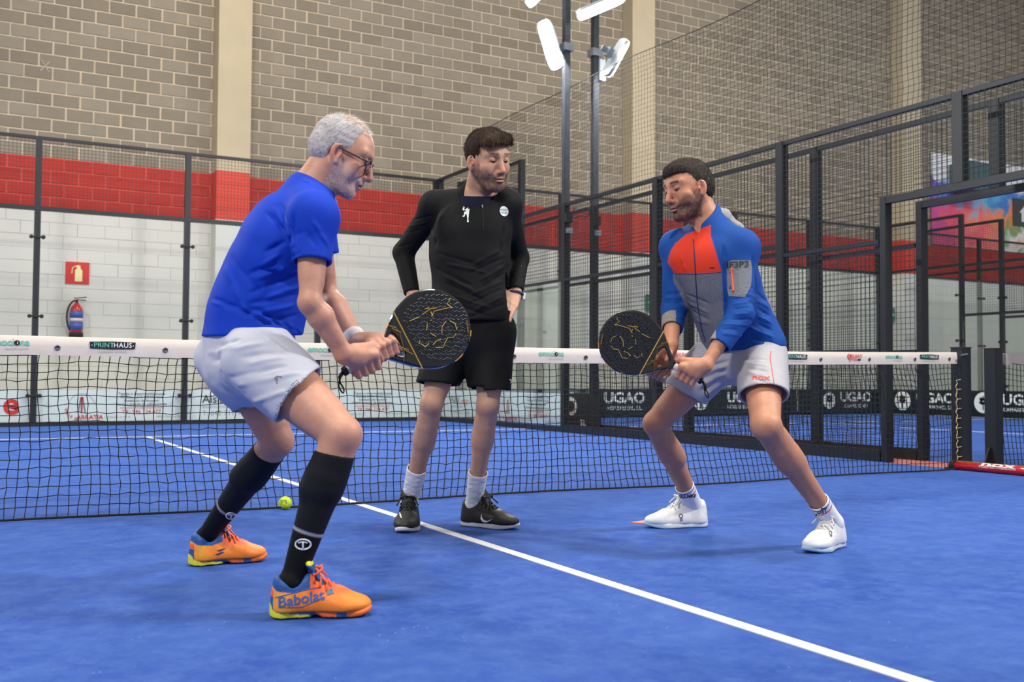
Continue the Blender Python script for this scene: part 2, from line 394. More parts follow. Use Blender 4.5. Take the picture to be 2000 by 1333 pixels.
# ---- things on the wall
o = MB().box(-.49, -.15, WY - .02, WY - .006, 2.12, 2.46).build('extinguisher_sign', M_SIGNRED); finish(o, 'red square fire extinguisher sign on the white wall', 'sign')
sx = -.30
MB().poly((sx, WY - .022, 2.16), (1, 0, 0), (0, 0, 1), [(-.055, 0), (.05, 0), (.05, .17), (.025, .2), (.02, .25), (-.035, .25), (-.03, .2), (-.055, .17)]).tube([(sx - .03, WY - .022, 2.40), (sx - .09, WY - .022, 2.37), (sx - .1, WY - .022, 2.28)], .008, 6).build('extinguisher_symbol', M_SIGNCREAM, o)
ex = empty('fire_extinguisher', (-.33, WY - .12, 1.28), 'red fire extinguisher with blue label hanging on the white wall', 'extinguisher')
c = np.array([-.33, WY - .12, 0])
MB().lathe(c, (0, 0, 1), [(1.34, .085), (1.36, .095), (1.70, .095), (1.75, .08), (1.79, .045), (1.82, .03)], 24).build('cylinder', M_RED, ex, True)
MB().lathe(c, (0, 0, 1), [(1.28, .105), (1.36, .1), (1.37, .09)], 24).build('base', M_RUBBER, ex, True)
MB().lathe(c, (0, 0, 1), [(1.4, .0965), (1.52, .0965)], 24).build('label_band', mat('label_blue', (60, 96, 178), .4), ex, True)
MB().lathe(c, (0, 0, 1), [(1.53, .097), (1.58, .097)], 24).build('label_band', mat('label_white', (214, 216, 220), .4), ex, True)
MB().lathe(c, (0, 0, 1), [(1.59, .0965), (1.69, .0965)], 24).build('label_band', MATS['label_blue'], ex, True)
MB().lathe(c, (0, 0, 1), [(1.82, .02), (1.86, .02)], 12).obox(c + (0.05, 0, 1.90), (.09, 0, .012), (0, .012, 0), (0, 0, .007)).obox(c + (0.06, 0, 1.865), (.07, 0, -.004), (0, .012, 0), (0, 0, .006)).build('valve', M_RUBBER, ex)
hp = [c + (.0 - .14 * math.sin(a), -.02, 1.6 + .26 * math.cos(a)) for a in np.linspace(.15, math.pi - .3, 14)]
MB().tube(hp, .014, 8, ref=(0, 1, 0)).build('hose', M_RUBBER, ex, True)
for x, y, z, hx, lb in ((10.37, WY - .38, 2.25, .17, 'green emergency exit sign on the white column behind the fences'), (17.6, WY - .05, 2.28, .14, 'green emergency exit sign on the white wall past the gate')):
    s = MB().box(x - hx, x + hx, y - .03, y - .01, z - .16, z + .16).build('exit_sign', M_SIGNGREEN); finish(s, lb, 'sign')
    MB().poly((x, y - .032, z), (1, 0, 0), (0, 0, 1), [(-.1, -.02), (.0, -.02), (.0, -.08), (.11, 0), (.0, .08), (0, .02), (-.1, .02)]).build('arrow_symbol', M_INKW, s)

# ================================================================== enclosure fences
def box_between(mb, p0, p1, w):
    p0 = np.asarray(p0, float); p1 = np.asarray(p1, float)
    lo = np.minimum(p0, p1) - w; hi = np.maximum(p0, p1) + w
    return mb.box(lo[0], hi[0], lo[1], hi[1], lo[2], hi[2])
def wire_panel(parent, axis, fixed, a0, a1, z0, z1, cell=.05, r=.0026, name='wire_mesh', m=None, sag=None):
    mb = MB(); n = int(round((a1 - a0) / cell)); k = int(round((z1 - z0) / cell))
    P = (lambda a, z: (a, fixed, z)) if axis == 'x' else (lambda a, z: (fixed, a, z))
    for i in range(n + 1): a = a0 + (a1 - a0) * i / n; mb.tube([P(a, z0), P(a, z1)], r, 4, cap=False)
    for j in range(k + 1): z = z0 + (z1 - z0) * j / k; mb.tube([P(a0, z), P(a1, z)], r, 4, cap=False)
    o = mb.build(name, m or M_WIRE, parent); o['kind'] = 'stuff'; return o
def glass_material():
    m = bpy.data.materials.new('court_glass'); nt = m.node_tree if m.use_nodes else None
    m.use_nodes = True; nt = m.node_tree; out = nt.nodes['Material Output']; nt.nodes.remove(nt.nodes['Principled BSDF'])
    tr = nt.nodes.new('ShaderNodeBsdfTransparent'); tr.inputs[0].default_value = (.985, .995, .99, 1)
    gl = nt.nodes.new('ShaderNodeBsdfGlossy'); gl.inputs['Roughness'].default_value = .02; gl.inputs[0].default_value = (.9, .95, .93, 1)
    fr = nt.nodes.new('ShaderNodeFresnel'); fr.inputs[0].default_value = 1.45
    tn = nt.nodes.new('ShaderNodeTexNoise'); tn.inputs['Scale'].default_value = 3
    mu = nt.nodes.new('ShaderNodeMath'); mu.operation = 'MULTIPLY'; mu.inputs[1].default_value = .35; nt.links.new(fr.outputs[0], mu.inputs[0])
    mx = nt.nodes.new('ShaderNodeMixShader'); nt.links.new(mu.outputs[0], mx.inputs[0]); nt.links.new(tr.outputs[0], mx.inputs[1]); nt.links.new(gl.outputs[0], mx.inputs[2])
    nt.links.new(mx.outputs[0], out.inputs[0]); return m
M_GLASS = glass_material()
def clamp(parent, p, axis):
    mb = MB(); p = np.asarray(p, float); n = np.array((0, -1, 0)) if axis == 'x' else np.array((-1, 0, 0)); t = np.array((1, 0, 0)) if axis == 'x' else np.array((0, 1, 0))
    for s in (-1, 1): mb.lathe(p + t * s * .075 + n * .0, n, [(0.0, .028), (.03, .028), (.034, .02)], 10)
    mb.obox(p + n * .012, t * .075, n * .008, (0, 0, .012)); return mb.build('clamp', M_RUBBER, parent)
def back_fence(x0, x1, label, ads, detail=True, posts=None):
    root = empty('back_fence', ((x0 + x1) / 2, 10.0, 0), label, 'fence')
    xs = posts or [x0 + (x1 - x0) * i / 5 for i in range(6)]
    for i, x in enumerate(xs):
        MB().box(x - .04, x + .04, 10.0, 10.08, 0, 4.0).build('post', M_FRAME, root)
        if detail:
            for z in (.42, 1.51, 2.6): clamp(root, (x, 9.995, z), 'x')
    for a, b_ in zip(xs[:-1], xs[1:]):
        MB().box(a + .012, b_ - .012, 9.985, 9.995, .06, 2.98).build('glass_panel', M_GLASS, root)
        for z, h in ((.03, .03), (3.0, .03), (3.98, .02)):
            MB().box(a + .04, b_ - .04, 10.0, 10.06, z - h, z + h).build('rail', M_FRAME, root)
        wire_panel(root, 'x', 10.01, a + .03, b_ - .03, 3.03, 3.97)
    return root
back_fence(-5, 5, 'glass and wire mesh fence closing the far end of the near court', None)
back_fence(5.45, 15.4, 'glass and wire mesh fence at the far end of the neighbouring court', None)
back_fence(16.7, 26.7, 'glass and wire mesh fence at the far end of the third court', None)

def side_fence(x, label, sgn=1, y_lo=-4.0, gate=True, full=True):
    """sgn +1: posts stand on the +x side of the wires"""
    root = empty('side_fence', (x, 3, 0), label, 'fence')
    X0, X1 = (x, x + .085) if sgn > 0 else (x - .085, x)
    wx = x + .006 * sgn
    def post(y, z0, z1, w=.042): MB().box(X0, X1, y - w, y + w, z0, z1).build('post', M_FRAME, root)
    def rail(y0, y1, z, h=.019): MB().box(min(x + .004 * sgn, x + .06 * sgn), max(x + .004 * sgn, x + .06 * sgn), y0, y1, z - h, z + h).build('rail', M_FRAME, root)
    post(10 - .05, 0, 4.0); post(8, 0, 4.0); post(4, 0, 3.0); post(2, 0, 3.0); post(.75, 0, 2.27, .03)
    # glass bays at the far end
    MB().box(x - .005, x + .005, 8.06, 9.95, .06, 2.98).build('glass_panel', M_GLASS, root)
    MB().box(x - .005, x + .005, 6.05, 7.94, .06, 1.98).build('glass_panel', M_GLASS, root)
    for z in (.42, 1.5, 2.6):
        for y in (9.9, 8): clamp(root, (x - .01, y, z), 'y')
    rail(8.05, 9.9, 3.98, .02); rail(8.05, 9.9, 3.0); wire_panel(root, 'y', wx, 8.05, 9.9, 3.02, 3.96)
    rail(6.04, 7.95, 1.99); rail(6.04, 7.95, 2.98); wire_panel(root, 'y', wx, 6.04, 7.95, 2.02, 2.96)
    rail(6.04, 9.9, .035, .035)
    for y0, y1 in ((4.05, 5.96), (2.05, 3.95)):
        rail(y0, y1, 2.98); rail(y0, y1, 1.99, .018); rail(y0, y1, .05, .05)
        wire_panel(root, 'y', wx, y0, y1, .1, 2.96)
    rail(.05, 1.95, 2.98); rail(.8, 1.95, 1.89, .018); rail(.8, 1.95, .95, .018); rail(.8, 1.95, .05, .05)
    wire_panel(root, 'y', wx, .8, 1.95, .1, 2.96); wire_panel(root, 'y', wx, .05, .8, 2.275, 2.96)
    # header over the gate opening, carried on to the near half
    rail(-.719, .719, 2.24, .03); post(0, 2.271, 3.0, .045); rail(y_lo, -.05, 2.98)
    wire_panel(root, 'y', wx, -.8, -.05, 2.27, 2.96)
    post(-.75, 0, 2.27, .03); post(-2, 0, 3.0); post(y_lo, 0, 3.0)
    for y0, y1 in ((-1.95, -.8), (y_lo + .05, -2.05)):
        rail(y0, y1, .05, .05); rail(y0, y1, 1.89, .018); wire_panel(root, 'y', wx, y0, y1, .1, 2.96)
    return root
side_fence(5.0, 'near black wire mesh side fence with the gate opening by the net post', 1)
side_fence(5.45, 'second black wire mesh side fence standing close behind the first one', -1 if False else 1)
def far_side(x, label, sgn):
    root = empty('side_fence', (x, 6, 0), label, 'fence')
    X0, X1 = min(x, x + .08 * sgn), max(x, x + .08 * sgn); wx = x + .006
    for y, z1 in ((9.95, 4), (8, 4), (6, 3), (4, 3), (2, 3)): MB().box(X0, X1, y - .04, y + .04, 0, z1).build('post', M_FRAME, root)
    MB().box(x - .005, x + .005, 8.05, 9.9, .06, 2.98).build('glass_panel', M_GLASS, root)
    MB().box(x - .005, x + .005, 6.05, 7.95, .06, 1.98).build('glass_panel', M_GLASS, root)
    for y0, y1, z in ((8.04, 9.9, 3.98), (8.04, 9.9, 3.0), (6.04, 7.96, 2.0), (6.04, 7.96, 2.98), (4.04, 5.96, 2.98), (4.04, 5.96, 2.0), (2.04, 3.96, 2.98), (6.04, 9.9, .04), (2.04, 5.96, .04)):
        MB().box(X0, X1, y0, y1, z - .025, z + .025).build('rail', M_FRAME, root)
    for y0, y1, z0, z1 in ((8.04, 9.9, 3.02, 3.96), (6.04, 7.96, 2.02, 2.96), (4.04, 5.96, .06, 2.96), (2.04, 3.96, .06, 2.96)): wire_panel(root, 'y', wx, y0, y1, z0, z1)
    for y in (9.9, 8):
        for z in (.6, 1.5, 2.4): clamp(root, (x - .01, y, z), 'y')
    return root
far_side(15.4, 'far side fence of the neighbouring court seen through the gate', 1)
far_side(16.7, 'side fence of the third court in front of the mural', -1)

# tall safety netting strung above the double fence
mb = MB(); ya, yb, za, zb = -4.5, 8.85, 2.95, 4.6
def npt(y, z):
    t = (z - za) / (zb - za); s = .012 * math.sin(y * 1.3) * t
    return (5.2 + .03 * math.sin(y * .9) + .03 * t * math.sin(y * 2.1 + 1), y + .012 * math.sin(z * 9 + y), z + s * .6)
ny = int((yb - ya) / .056); nz = int((zb - za) / .056)
for i in range(ny + 1):
    y = ya + (yb - ya) * i / ny; mb.tube([npt(y, za + (zb - za) * k / 6) for k in range(7)], .0024, 3, cap=False, ref=(0, 1, 0))
for j in range(nz + 1):
    z = za + (zb - za) * j / nz; mb.tube([npt(ya + (yb - ya) * k / 60, z) for k in range(61)], .0024, 3, cap=False)
root = empty('safety_netting', (5.2, 2, 2.95), 'tall dark safety netting strung above the double side fence', 'netting')
o = mb.build('netting', M_UPNET, root); o['kind'] = 'stuff'
MB().tube([npt(ya + (yb - ya) * k / 60, zb) for k in range(61)] + [npt(yb, zb - (zb - za) * k / 6) for k in range(7)], .006, 6).build('border_rope', M_UPNET, root)

# ---- light poles and floodlights
M_LENS = emit('lit_lamp_lens', (1, .99, .95, 1), 14.0)
M_HOUS = mat('lamp_housing_grey', (168, 176, 184), .4, .4)
def light_pole(x, y, label):
    root = empty('light_pole', (x, y, 0), label, 'pole', 'galvanised light poles on the double fence')
    MB().box(x - .043, x + .043, y - .043, y + .043, 0, 3.0).build('lower_tube', M_FRAME, root)
    MB().box(x - .04, x + .04, y - .04, y + .04, 3.0, 6.4).build('upper_tube', M_POLE, root)
    MB().box(x - .075, x + .075, y - .075, y + .075, 5.02, 5.12).build('bracket', M_GALV, root)
    MB().tube([(x - .055, y - .052, 2.5), (x - .055, y - .055, 3.2), (x - .05, y - .055, 4.2), (x - .055, y - .053, 5.0)], .008, 5).build('cable', M_RUBBER, root)
    MB().box(x - .05, x + .04, y - .1, y - .045, 2.74, 2.86).build('junction_box', M_RUBBER, root)
    MB().box(x - .03, x + .05, y - .095, y - .045, 2.6, 2.67).build('connector', M_HOUS, root)
    return root
light_pole(5.045, 6.0, 'dark light pole rising from the near fence right of the player in black')
light_pole(5.495, 6.0, 'dark light pole on the second fence with its floodlight facing away')
def flood(p, axis_dir, face_dir, L, Wd, label, back=True):
    """long LED floodlight: axis along the lamp, facing face_dir"""
    p = np.asarray(p, float); a = np.asarray(axis_dir, float); a /= np.linalg.norm(a); f = np.asarray(face_dir, float); f -= a * (a @ f); f /= np.linalg.norm(f); s = np.cross(a, f)
    root = empty('floodlight', tuple(p), label, 'floodlight')
    def slab(h0, h1, wv, lv, name, m):
        pts = []
        for k in range(24):
            th = 2 * math.pi * k / 24; q = lambda v, e: math.copysign(abs(v) ** e, v)
            pts.append((lv * q(math.cos(th), .35), wv * q(math.sin(th), .5)))
        return MB().poly(p + f * h1, a, s, pts, h1 - h0).build(name, m, root)
    slab(-.05, .0, Wd, L, 'housing', M_HOUS); slab(.0, .035, Wd * .92, L * .97, 'lens', M_LENS)
    MB().obox(p - f * .09, a * .06, s * .05, f * .04).obox(p - f * .16, a * .03, s * .02, f * .06).build('mount', M_GALV, root)
    return root
pa = PX(1065, 47, 13.45); pb = PX(1090, 130, 13.45); pm = (pa + pb) / 2
flood(pm, pa - pb, (-.75, -.55, -.25), .34, .105, 'bright long floodlight on the near pole beside the block wall')
pa = PX(1214, 82, 13.2); pb = PX(1184, 138, 13.2); pm = (pa + pb) / 2
flood(pm, pa - pb, (.9, .1, -.3), .27, .1, 'floodlight on the second pole turned to the neighbouring court')
pa = PX(1211, -8, 13.3); pb = PX(1131, 26, 13.3); flood((pa + pb) / 2, pa - pb, (-.35, -.3, -.9), .34, .08, 'flat floodlight across the top of the second pole')
pa = PX(1060, -22, 13.5); pb = PX(1036, 2, 13.5); flood((pa + pb) / 2, pa - pb, (-.5, -.5, -.7), .2, .07, 'upper floodlight at the top edge beside the near pole')
bx = PX(1183, 118, 13.15)
MB().box(5.534, 5.62, 5.93, 6.04, 4.70, 4.98).build('control_box', mat('white_driver_box', (206, 216, 222), .4))
finish(bpy.data.objects['control_box'], 'small white lamp driver box under the second pole floodlight', 'box')
# cable coil hanging between the poles
cc = PX(1135, 415, 13.3)
pts = [cc + .12 * (np.array([.5, -.85, 0]) * math.cos(t) + np.array([0, 0, .55]) * math.sin(t)) + np.array([0, 0, .02 * math.sin(3 * t)]) for t in np.linspace(0, 6.28 * 1.9, 50)]
o = MB().tube(pts, .006, 5).build('cable_coil', M_RUBBER); finish(o, 'loose coil of black cable hanging between the two light poles', 'cable')
# ceiling luminaires of the hall, far right
o = MB().box(11.6, 12.9, 3.1, 3.35, 6.25, 6.33).build('ceiling_lamp', emit('lit_tube', (1, 1, .98, 1), 8)); finish(o, 'bright white tube lamp seen above the neighbouring court', 'lamp')

# ================================================================== advertising boards
def board(x0, x1, label, m=None):
    """board on the back wall y = 9.97.. facing the court"""
    o = MB().box(x0, x1, 10.085, 10.1, .06, .5).build('advertising_board', m or M_BOARD_W); finish(o, label, 'board', 'white advertising boards'); return o
EX, EZ = np.array((1., 0, 0)), np.array((0, 0, 1.))
def ad_text(o, ox, oy, oz, ex, items):
    """items: (text, along, height, size, material, bold, align)"""
    ex = np.asarray(ex, float)
    for t, a, z, s, m, b_, al in items:
        place_text(t, np.array((ox, oy, oz)) + ex * a + EZ * z, ex, EZ, s, m, o, bold=b_, align=al)
def ring_pts(c, ex, r, a0, a1, n=20): return [np.asarray(c) + ex * r * math.cos(t) + EZ * r * math.sin(t) for t in np.linspace(a0, a1, n)]
def arratia(o, ox, oy, ex, sc=1.0):
    ex = np.asarray(ex, float); c = np.array((ox, oy, .28)); n = np.cross(ex, EZ) * .004
    MB().tube(ring_pts(c + n, ex, .17 * sc, .2, 2.9), .003, 4).build('logo_arc', M_INKG, o)
    MB().tube([c + n + ex * -.05 - EZ * .1, c + n - ex * .02 + EZ * .06, c + n + EZ * .12], .006, 4).tube([c + n + ex * .05 - EZ * .1, c + n + ex * .02 + EZ * .06, c + n + EZ * .12], .006, 4).build('logo_tower', M_BLACKINK, o)
    MB().tube([c + n * 1.3 - EZ * .1, c + n * 1.3 + EZ * .08], .012, 4).lathe(c + n + EZ * .1, n, [(0, .025), (.004, .025)], 12).build('logo_tower_core', M_INKR, o)
    s = 'VALLE DE'
    for i, ch in enumerate(s):
        a = math.radians(195 + i * 9); p = c + n + ex * .21 * sc * math.cos(a) + EZ * .2 * math.sin(a)
        place_text(ch, p, ex * math.cos(a + 1.57) + EZ * math.sin(a + 1.57), -ex * math.cos(a) - EZ * math.sin(a), .055, M_INKR, o, bold=.02)
    place_text('ARRATIA', c + n + ex * .11 - EZ * .165, ex, EZ, .085, M_INKR, o, bold=.02)
def tejados(o, ox, oy, ex):
    ad_text(o, ox, oy, 0, ex, [('Tejados e Impermeabilizaciones', 0, .445, .05, M_INK, .01, 'CENTER'), ('Fachadas SATE VENTILADA', 0, .395, .05, M_INK, .01, 'CENTER'),
        ('Instalación de Ascensor', 0, .345, .05, M_INK, .01, 'CENTER'), ('Gestión gratuita de subvenciones', 0, .295, .052, M_INK, .015, 'CENTER'),
        ('mantenimientos@valledearratia', 0, .245, .046, M_ORINK, .005, 'CENTER'), ('Tlf.: 946 124 477', 0, .185, .078, M_INKR, .012, 'CENTER'),
        ('c/ Elexalde, 4, 48140', -.32, .115, .042, M_INKG, 0, 'CENTER'), ('48000 Galdakao (Bizkaia)', .42, .115, .042, M_INKG, 0, 'CENTER')])
def aislagar(o, ox, oy, ex):
    ex = np.asarray(ex, float)
    place_text('Aisla', np.array((ox, oy, .36)), ex, EZ, .17, M_INK, o, bold=.015, align='LEFT')
    place_text('gar', np.array((ox, oy, .33)) + ex * .40, ex, EZ, .2, M_ORINK, o, bold=.02, align='LEFT')
    place_text('aislamientos', np.array((ox, oy, .255)), ex, EZ, .085, M_INKG, o, align='LEFT')
    place_text('T. 645 711 908', np.array((ox, oy, .155)), ex, EZ, .11, M_INKG, o, align='LEFT', bold=.005)
yb_ = 10.083
b1 = board(-2.96, -1.05, 'white advertising board with a big red letter behind the far glass, left edge')
place_text('e', (-1.27, yb_, .30), EX, EZ, .42, M_INKR, b1, bold=.03)
b2 = board(-.95, .95, 'white advertising board with red tower logo and roofing services text'); arratia(b2, -.38, yb_, EX); tejados(b2, .42, yb_, EX)
b3 = board(1.05, 2.95, 'white advertising board with the green and orange insulation company lettering'); aislagar(b3, 1.27, yb_, EX)
b4 = board(3.05, 4.95, 'white advertising board in the far corner behind the near racket'); tejados(b4, 3.95, yb_, EX)
EY = np.array((0, -1., 0))
def side_board(y0, y1, label, x=5.07, m=None):
    o = MB().box(x, x + .012, y1, y0, .08, .5).build('advertising_board', m or M_BOARD_W); finish(o, label, 'board', 'white advertising boards'); return o
s1 = side_board(9.9, 8.06, 'white advertising board on the side glass behind the standing player'); aislagar(s1, 5.066, 9.55, EY); arratia(s1, 5.066, 8.45, EY)
s2 = side_board(7.94, 6.06, 'white advertising board on the side glass next to the near light pole'); tejados(s2, 5.066, 6.75, EY); arratia(s2, 5.066, 7.6, EY)
# black boards of the neighbouring court
def palm(o, c, ex, r=.16):
    ex = np.asarray(ex, float); c = np.asarray(c, float); n = np.cross(ex, EZ)
    MB().lathe(c, n, [(0, r), (.004, r)], 28).build('emblem_disc', M_INKW, o)
    mb = MB(); q = c + n * .008
    for k, a in enumerate((-62, -38, 0, 38, 62)):
        for h, rr in ((.03, .045), (-.035, .05)):
            if a == 0 and h < 0: continue
            d_ = ex * math.sin(math.radians(a)) + EZ * math.cos(math.radians(a)); s_ = np.cross(n, d_)
            c0 = q + EZ * h + d_ * .055
            mb.poly(c0, d_, s_, [(rr * math.cos(t), rr * .42 * math.sin(t)) for t in np.linspace(0, 6.283, 11)[:-1]])
    mb.obox(q - EZ * .06, ex * .012, EZ * .08, n * .001); mb.build('emblem_leaves', M_BOARD_B, o)
def ugao(o, c, ex, sub='CAMARMONES, S.L.'):
    place_text('UGAO', np.asarray(c) + EZ * .06, ex, EZ, .27, M_INKW, o, bold=.03, wide=1.15)
    place_text(sub, np.asarray(c) - EZ * .12, ex, EZ, .1, M_INKW, o, bold=.01)
def black_back(x0, x1, lb):
    o = MB().box(x0, x1, 9.955, 9.97, .04, .52).build('advertising_board', M_BOARD_B); finish(o, lb, 'board', 'black advertising boards'); return o
o = black_back(5.6, 9.9, 'black advertising board with white lettering left of the player with the grey jacket'); ugao(o, (8.75, 9.952, .29), EX, 'HORTALIZAS, S.L.'); palm(o, (7.6, 9.952, .29), EX, .17)
o = black_back(9.95, 12.95, 'black advertising board behind the legs of the player in white shorts'); ugao(o, (11.6, 9.952, .29), EX, 'HERRAMIENTAS, S.L.'); palm(o, (10.5, 9.952, .29), EX, .17)
o = black_back(13.0, 15.3, 'black advertising board with palm emblem left of the gate post'); ugao(o, (14.62, 9.952, .29), EX, 'CAMARMONES'); palm(o, (13.85, 9.952, .29), EX, .17)
o = MB().box(15.38, 15.392, 6.02, 9.88, .04, .52).build('advertising_board', M_BOARD_B); finish(o, 'black advertising board with palm emblems behind the net posts', 'board', 'black advertising boards')
palm(o, (15.376, 9.4, .29), EY, .2); ugao(o, (15.376, 8.6, .29), EY); palm(o, (15.376, 7.5, .29), EY, .2); ugao(o, (15.376, 6.65, .29), EY)
o = MB().box(5.40, 5.412, 5.7, 7.9, .05, .5).build('advertising_board', M_BOARD_B); finish(o, 'black advertising board between the two light poles', 'board', 'black advertising boards')
place_text('UGAO', (5.396, 6.85, .31), EY, EZ, .34, M_INKW, o, bold=.03, wide=1.2); place_text('S.L.', (5.396, 6.1, .11), EY, EZ, .11, M_INKW, o, bold=.02)
# ================================================================== net, posts, small court things
def G0(px, py):
    d = CD + CR * (px - 1000) / FPX - CU * (py - 666.5) / FPX; return CAM + d * (-CAM[2] / d[2])
def net_top(x): return .875 + .045 * (abs(x) / 5) ** 2.2
def build_net(x0, x1, off, label, seed, detail=True):
    r_ = random.Random(seed)
    root = empty('padel_net', ((x0 + x1) / 2 + off, 0, 0), label, 'net')
    cell = .0447; nx = int((x1 - x0) / cell); nz = 18
    ph = [r_.uniform(0, 6.28) for _ in range(8)]
    jit = np.array([[r_.uniform(-.004, .004) for _ in range(nz + 1)] for _ in range(nx + 1)])
    jig = np.array([[r_.uniform(-.005, .005) for _ in range(nz + 1)] for _ in range(nx + 1)])
    low = np.convolve([r_.uniform(-1, 1) for _ in range(nx + 40)], np.ones(9) / 9, 'same')
    def P(i, j):
        xn = x0 + (x1 - x0) * i / nx; t = j / nz
        zt = net_top(xn) - .088; z = .012 + (zt - .012) * (t ** .93)
        edge = min(1, (x1 - xn) / .35, (xn - x0) / .35)
        drop = (.014 * math.sin(xn * 9 + ph[0]) + .02 * low[i + 5]) * (t ** 1.2) * (1 - .55 * t)
        bulge = .05 * math.sin(math.pi * t) * math.sin(xn * 1.7 + ph[1]) - .075 * (1 - t) ** 2 * (1 + .6 * math.sin(xn * 2.3 + ph[2]))
        if j == 0: drop = 0
        return (xn + off + jit[i, j] + .01 * math.sin(z * 8 + xn * 3 + ph[3]), bulge * edge + .02 * low[i + 15] * (1 - t), max(.006, z + drop + jig[i, j] * (1 if j else 0)))
    mb = MB()
    for i in range(nx + 1): mb.tube([P(i, j) for j in range(nz + 1)], .0027, 4, cap=False, ref=(0, 1, 0))
    for j in range(nz + 1): mb.tube([P(i, j) for i in range(nx + 1)], .0027, 4, cap=False)
    o = mb.build('net_mesh', M_NET, root); o['kind'] = 'stuff'
    MB().tube([P(i, 0) for i in range(nx + 1)], .006, 6).build('bottom_cord', M_NET, root)
    # the tape: two cloth sides folded over the cable
    mb = MB(); n = 120
    for k in range(n + 1):
        x = x0 + .02 + (x1 - x0 - .04) * k / n; z = net_top(x); wv = .0015 * math.sin(x * 31) + .001 * math.sin(x * 77)
        b = k * 5
        mb.v += [(x + off, -.008 + wv, z - .09), (x + off, -.011 + wv * .5, z - .045), (x + off, -.006, z - .002), (x + off, 0.0, z + .002), (x + off, .009, z - .088)]
        if k:
            for q in range(4): mb.face(b - 5 + q, b + q, b + q + 1, b - 4 + q)
    tp = mb.build('tape', M_TAPE, root, True)
    return root, P
net, NP = build_net(-5, 5, 0, 'black padel net with a printed white tape across the court', 3)
net2, _ = build_net(5.55, 15.4, 0, 'black net of the neighbouring court right of its post', 5) if False else (None, None)
def tape_y(x): return -.0152
def put(kind, x):
    z = net_top(x) - .04
    if kind == 'p':
        MB().poly((x, tape_y(x), z + .006), EX, EZ, [(-.104, -.017), (0, -.020), (.104, -.017), (.107, .015), (0, .018), (-.107, .015)]).build('logo_plate', M_BLACKINK, net)
        place_text('PRINT', (x - .041, tape_y(x) - .001, z + .005), EX, EZ, .033, M_TEAL, net, bold=.01, spacing=1.05)
        place_text('HAUS', (x + .046, tape_y(x) - .001, z + .005), EX, EZ, .033, M_INKW, net, bold=.01, spacing=1.05)
        for s in (-1, 1): MB().lathe((x + s * .096, tape_y(x) - .0005, z + .004), (0, -1, 0), [(0, .0025), (.0005, .0025)], 8).build('dot', M_INKW, net)
        place_text('La impresión, sin límites', (x, tape_y(x), z - .026), EX, EZ, .0135, M_INKG, net)
    if kind == 'e':
        place_text('emoci', (x - .034, tape_y(x), z + .008), EX, EZ, .046, M_TEAL, net, bold=.018, align='CENTER')
        place_text('na', (x + .067, tape_y(x), z + .008), EX, EZ, .046, M_TEAL, net, bold=.018, align='CENTER')
        MB().lathe((x + .034, tape_y(x) + .0005, z + .006), (0, -1, 0), [(0, .0125), (.0006, .0125)], 16).build('logo_dot', M_BLACKINK, net)
        MB().poly((x + .034, tape_y(x) - .001, z + .006), EX, EZ, [(0, -.006), (.004, -.004), (.005, 0), (.004, .004), (0, .006), (.002, 0)]).build('logo_crescent', M_INKW, net)
        place_text('agencia de publicidad', (x + .035, tape_y(x), z - .022), EX, EZ, .012, M_INKG, net)
    if kind == 'b':
        MB().tube([(x - .052 + .014 * math.cos(t), tape_y(x) - .001, z + .01 + .016 * math.sin(t)) for t in np.linspace(0, 6.283, 17)], .003, 4, ref=(0, 1, 0)).tube([(x - .05, tape_y(x) - .001, z - .008), (x - .04, tape_y(x) - .001, z - .028)], .002, 4, ref=(0, 1, 0)).build('logo_racket', M_INKR, net)
        place_text('B', (x - .052, tape_y(x), z + .01), EX, EZ, .018, M_INKR, net, bold=.02)
        place_text('BILBAO', (x + .024, tape_y(x), z + .012), EX, EZ, .036, M_INKR, net, bold=.01)
        place_text('PADEL', (x + .002, tape_y(x), z - .014), EX, EZ, .026, M_INKR, net, bold=.01)
        MB().poly((x + .053, tape_y(x), z - .014), EX, EZ, [(-.014, -.007), (.014, -.007), (.014, .007), (-.014, .007)]).build('logo_tag', M_BLACKINK, net)
for k, x in (('e', -1.73), ('p', -1.27), ('b', -.73), ('e', -.19), ('p', .27), ('b', .72), ('e', 1.25), ('p', 1.72), ('b', 2.24), ('e', 2.73), ('p', 3.26), ('b', 3.83), ('e', 4.25), ('p', 4.64)): put(k, x)
M_EYE = mat('grommet_metal', (96, 96, 98), .35, .8)
for x in (-1.52, -1.02, -.47, .03, .49, .99, 1.5, 2.0, 2.5, 3.0, 3.5, 3.99, 4.48, 4.87):
    z = net_top(x) - .052
    MB().tube([(x + .0095 * math.cos(t), -.0135, z + .0095 * math.sin(t)) for t in np.linspace(0, 6.283, 17)[:-1]], .004, 6, closed=True, ref=(0, 1, 0)).lathe((x, -.012, z), (0, -1, 0), [(0, .006), (.001, .006)], 10).build('grommet', M_EYE, net)
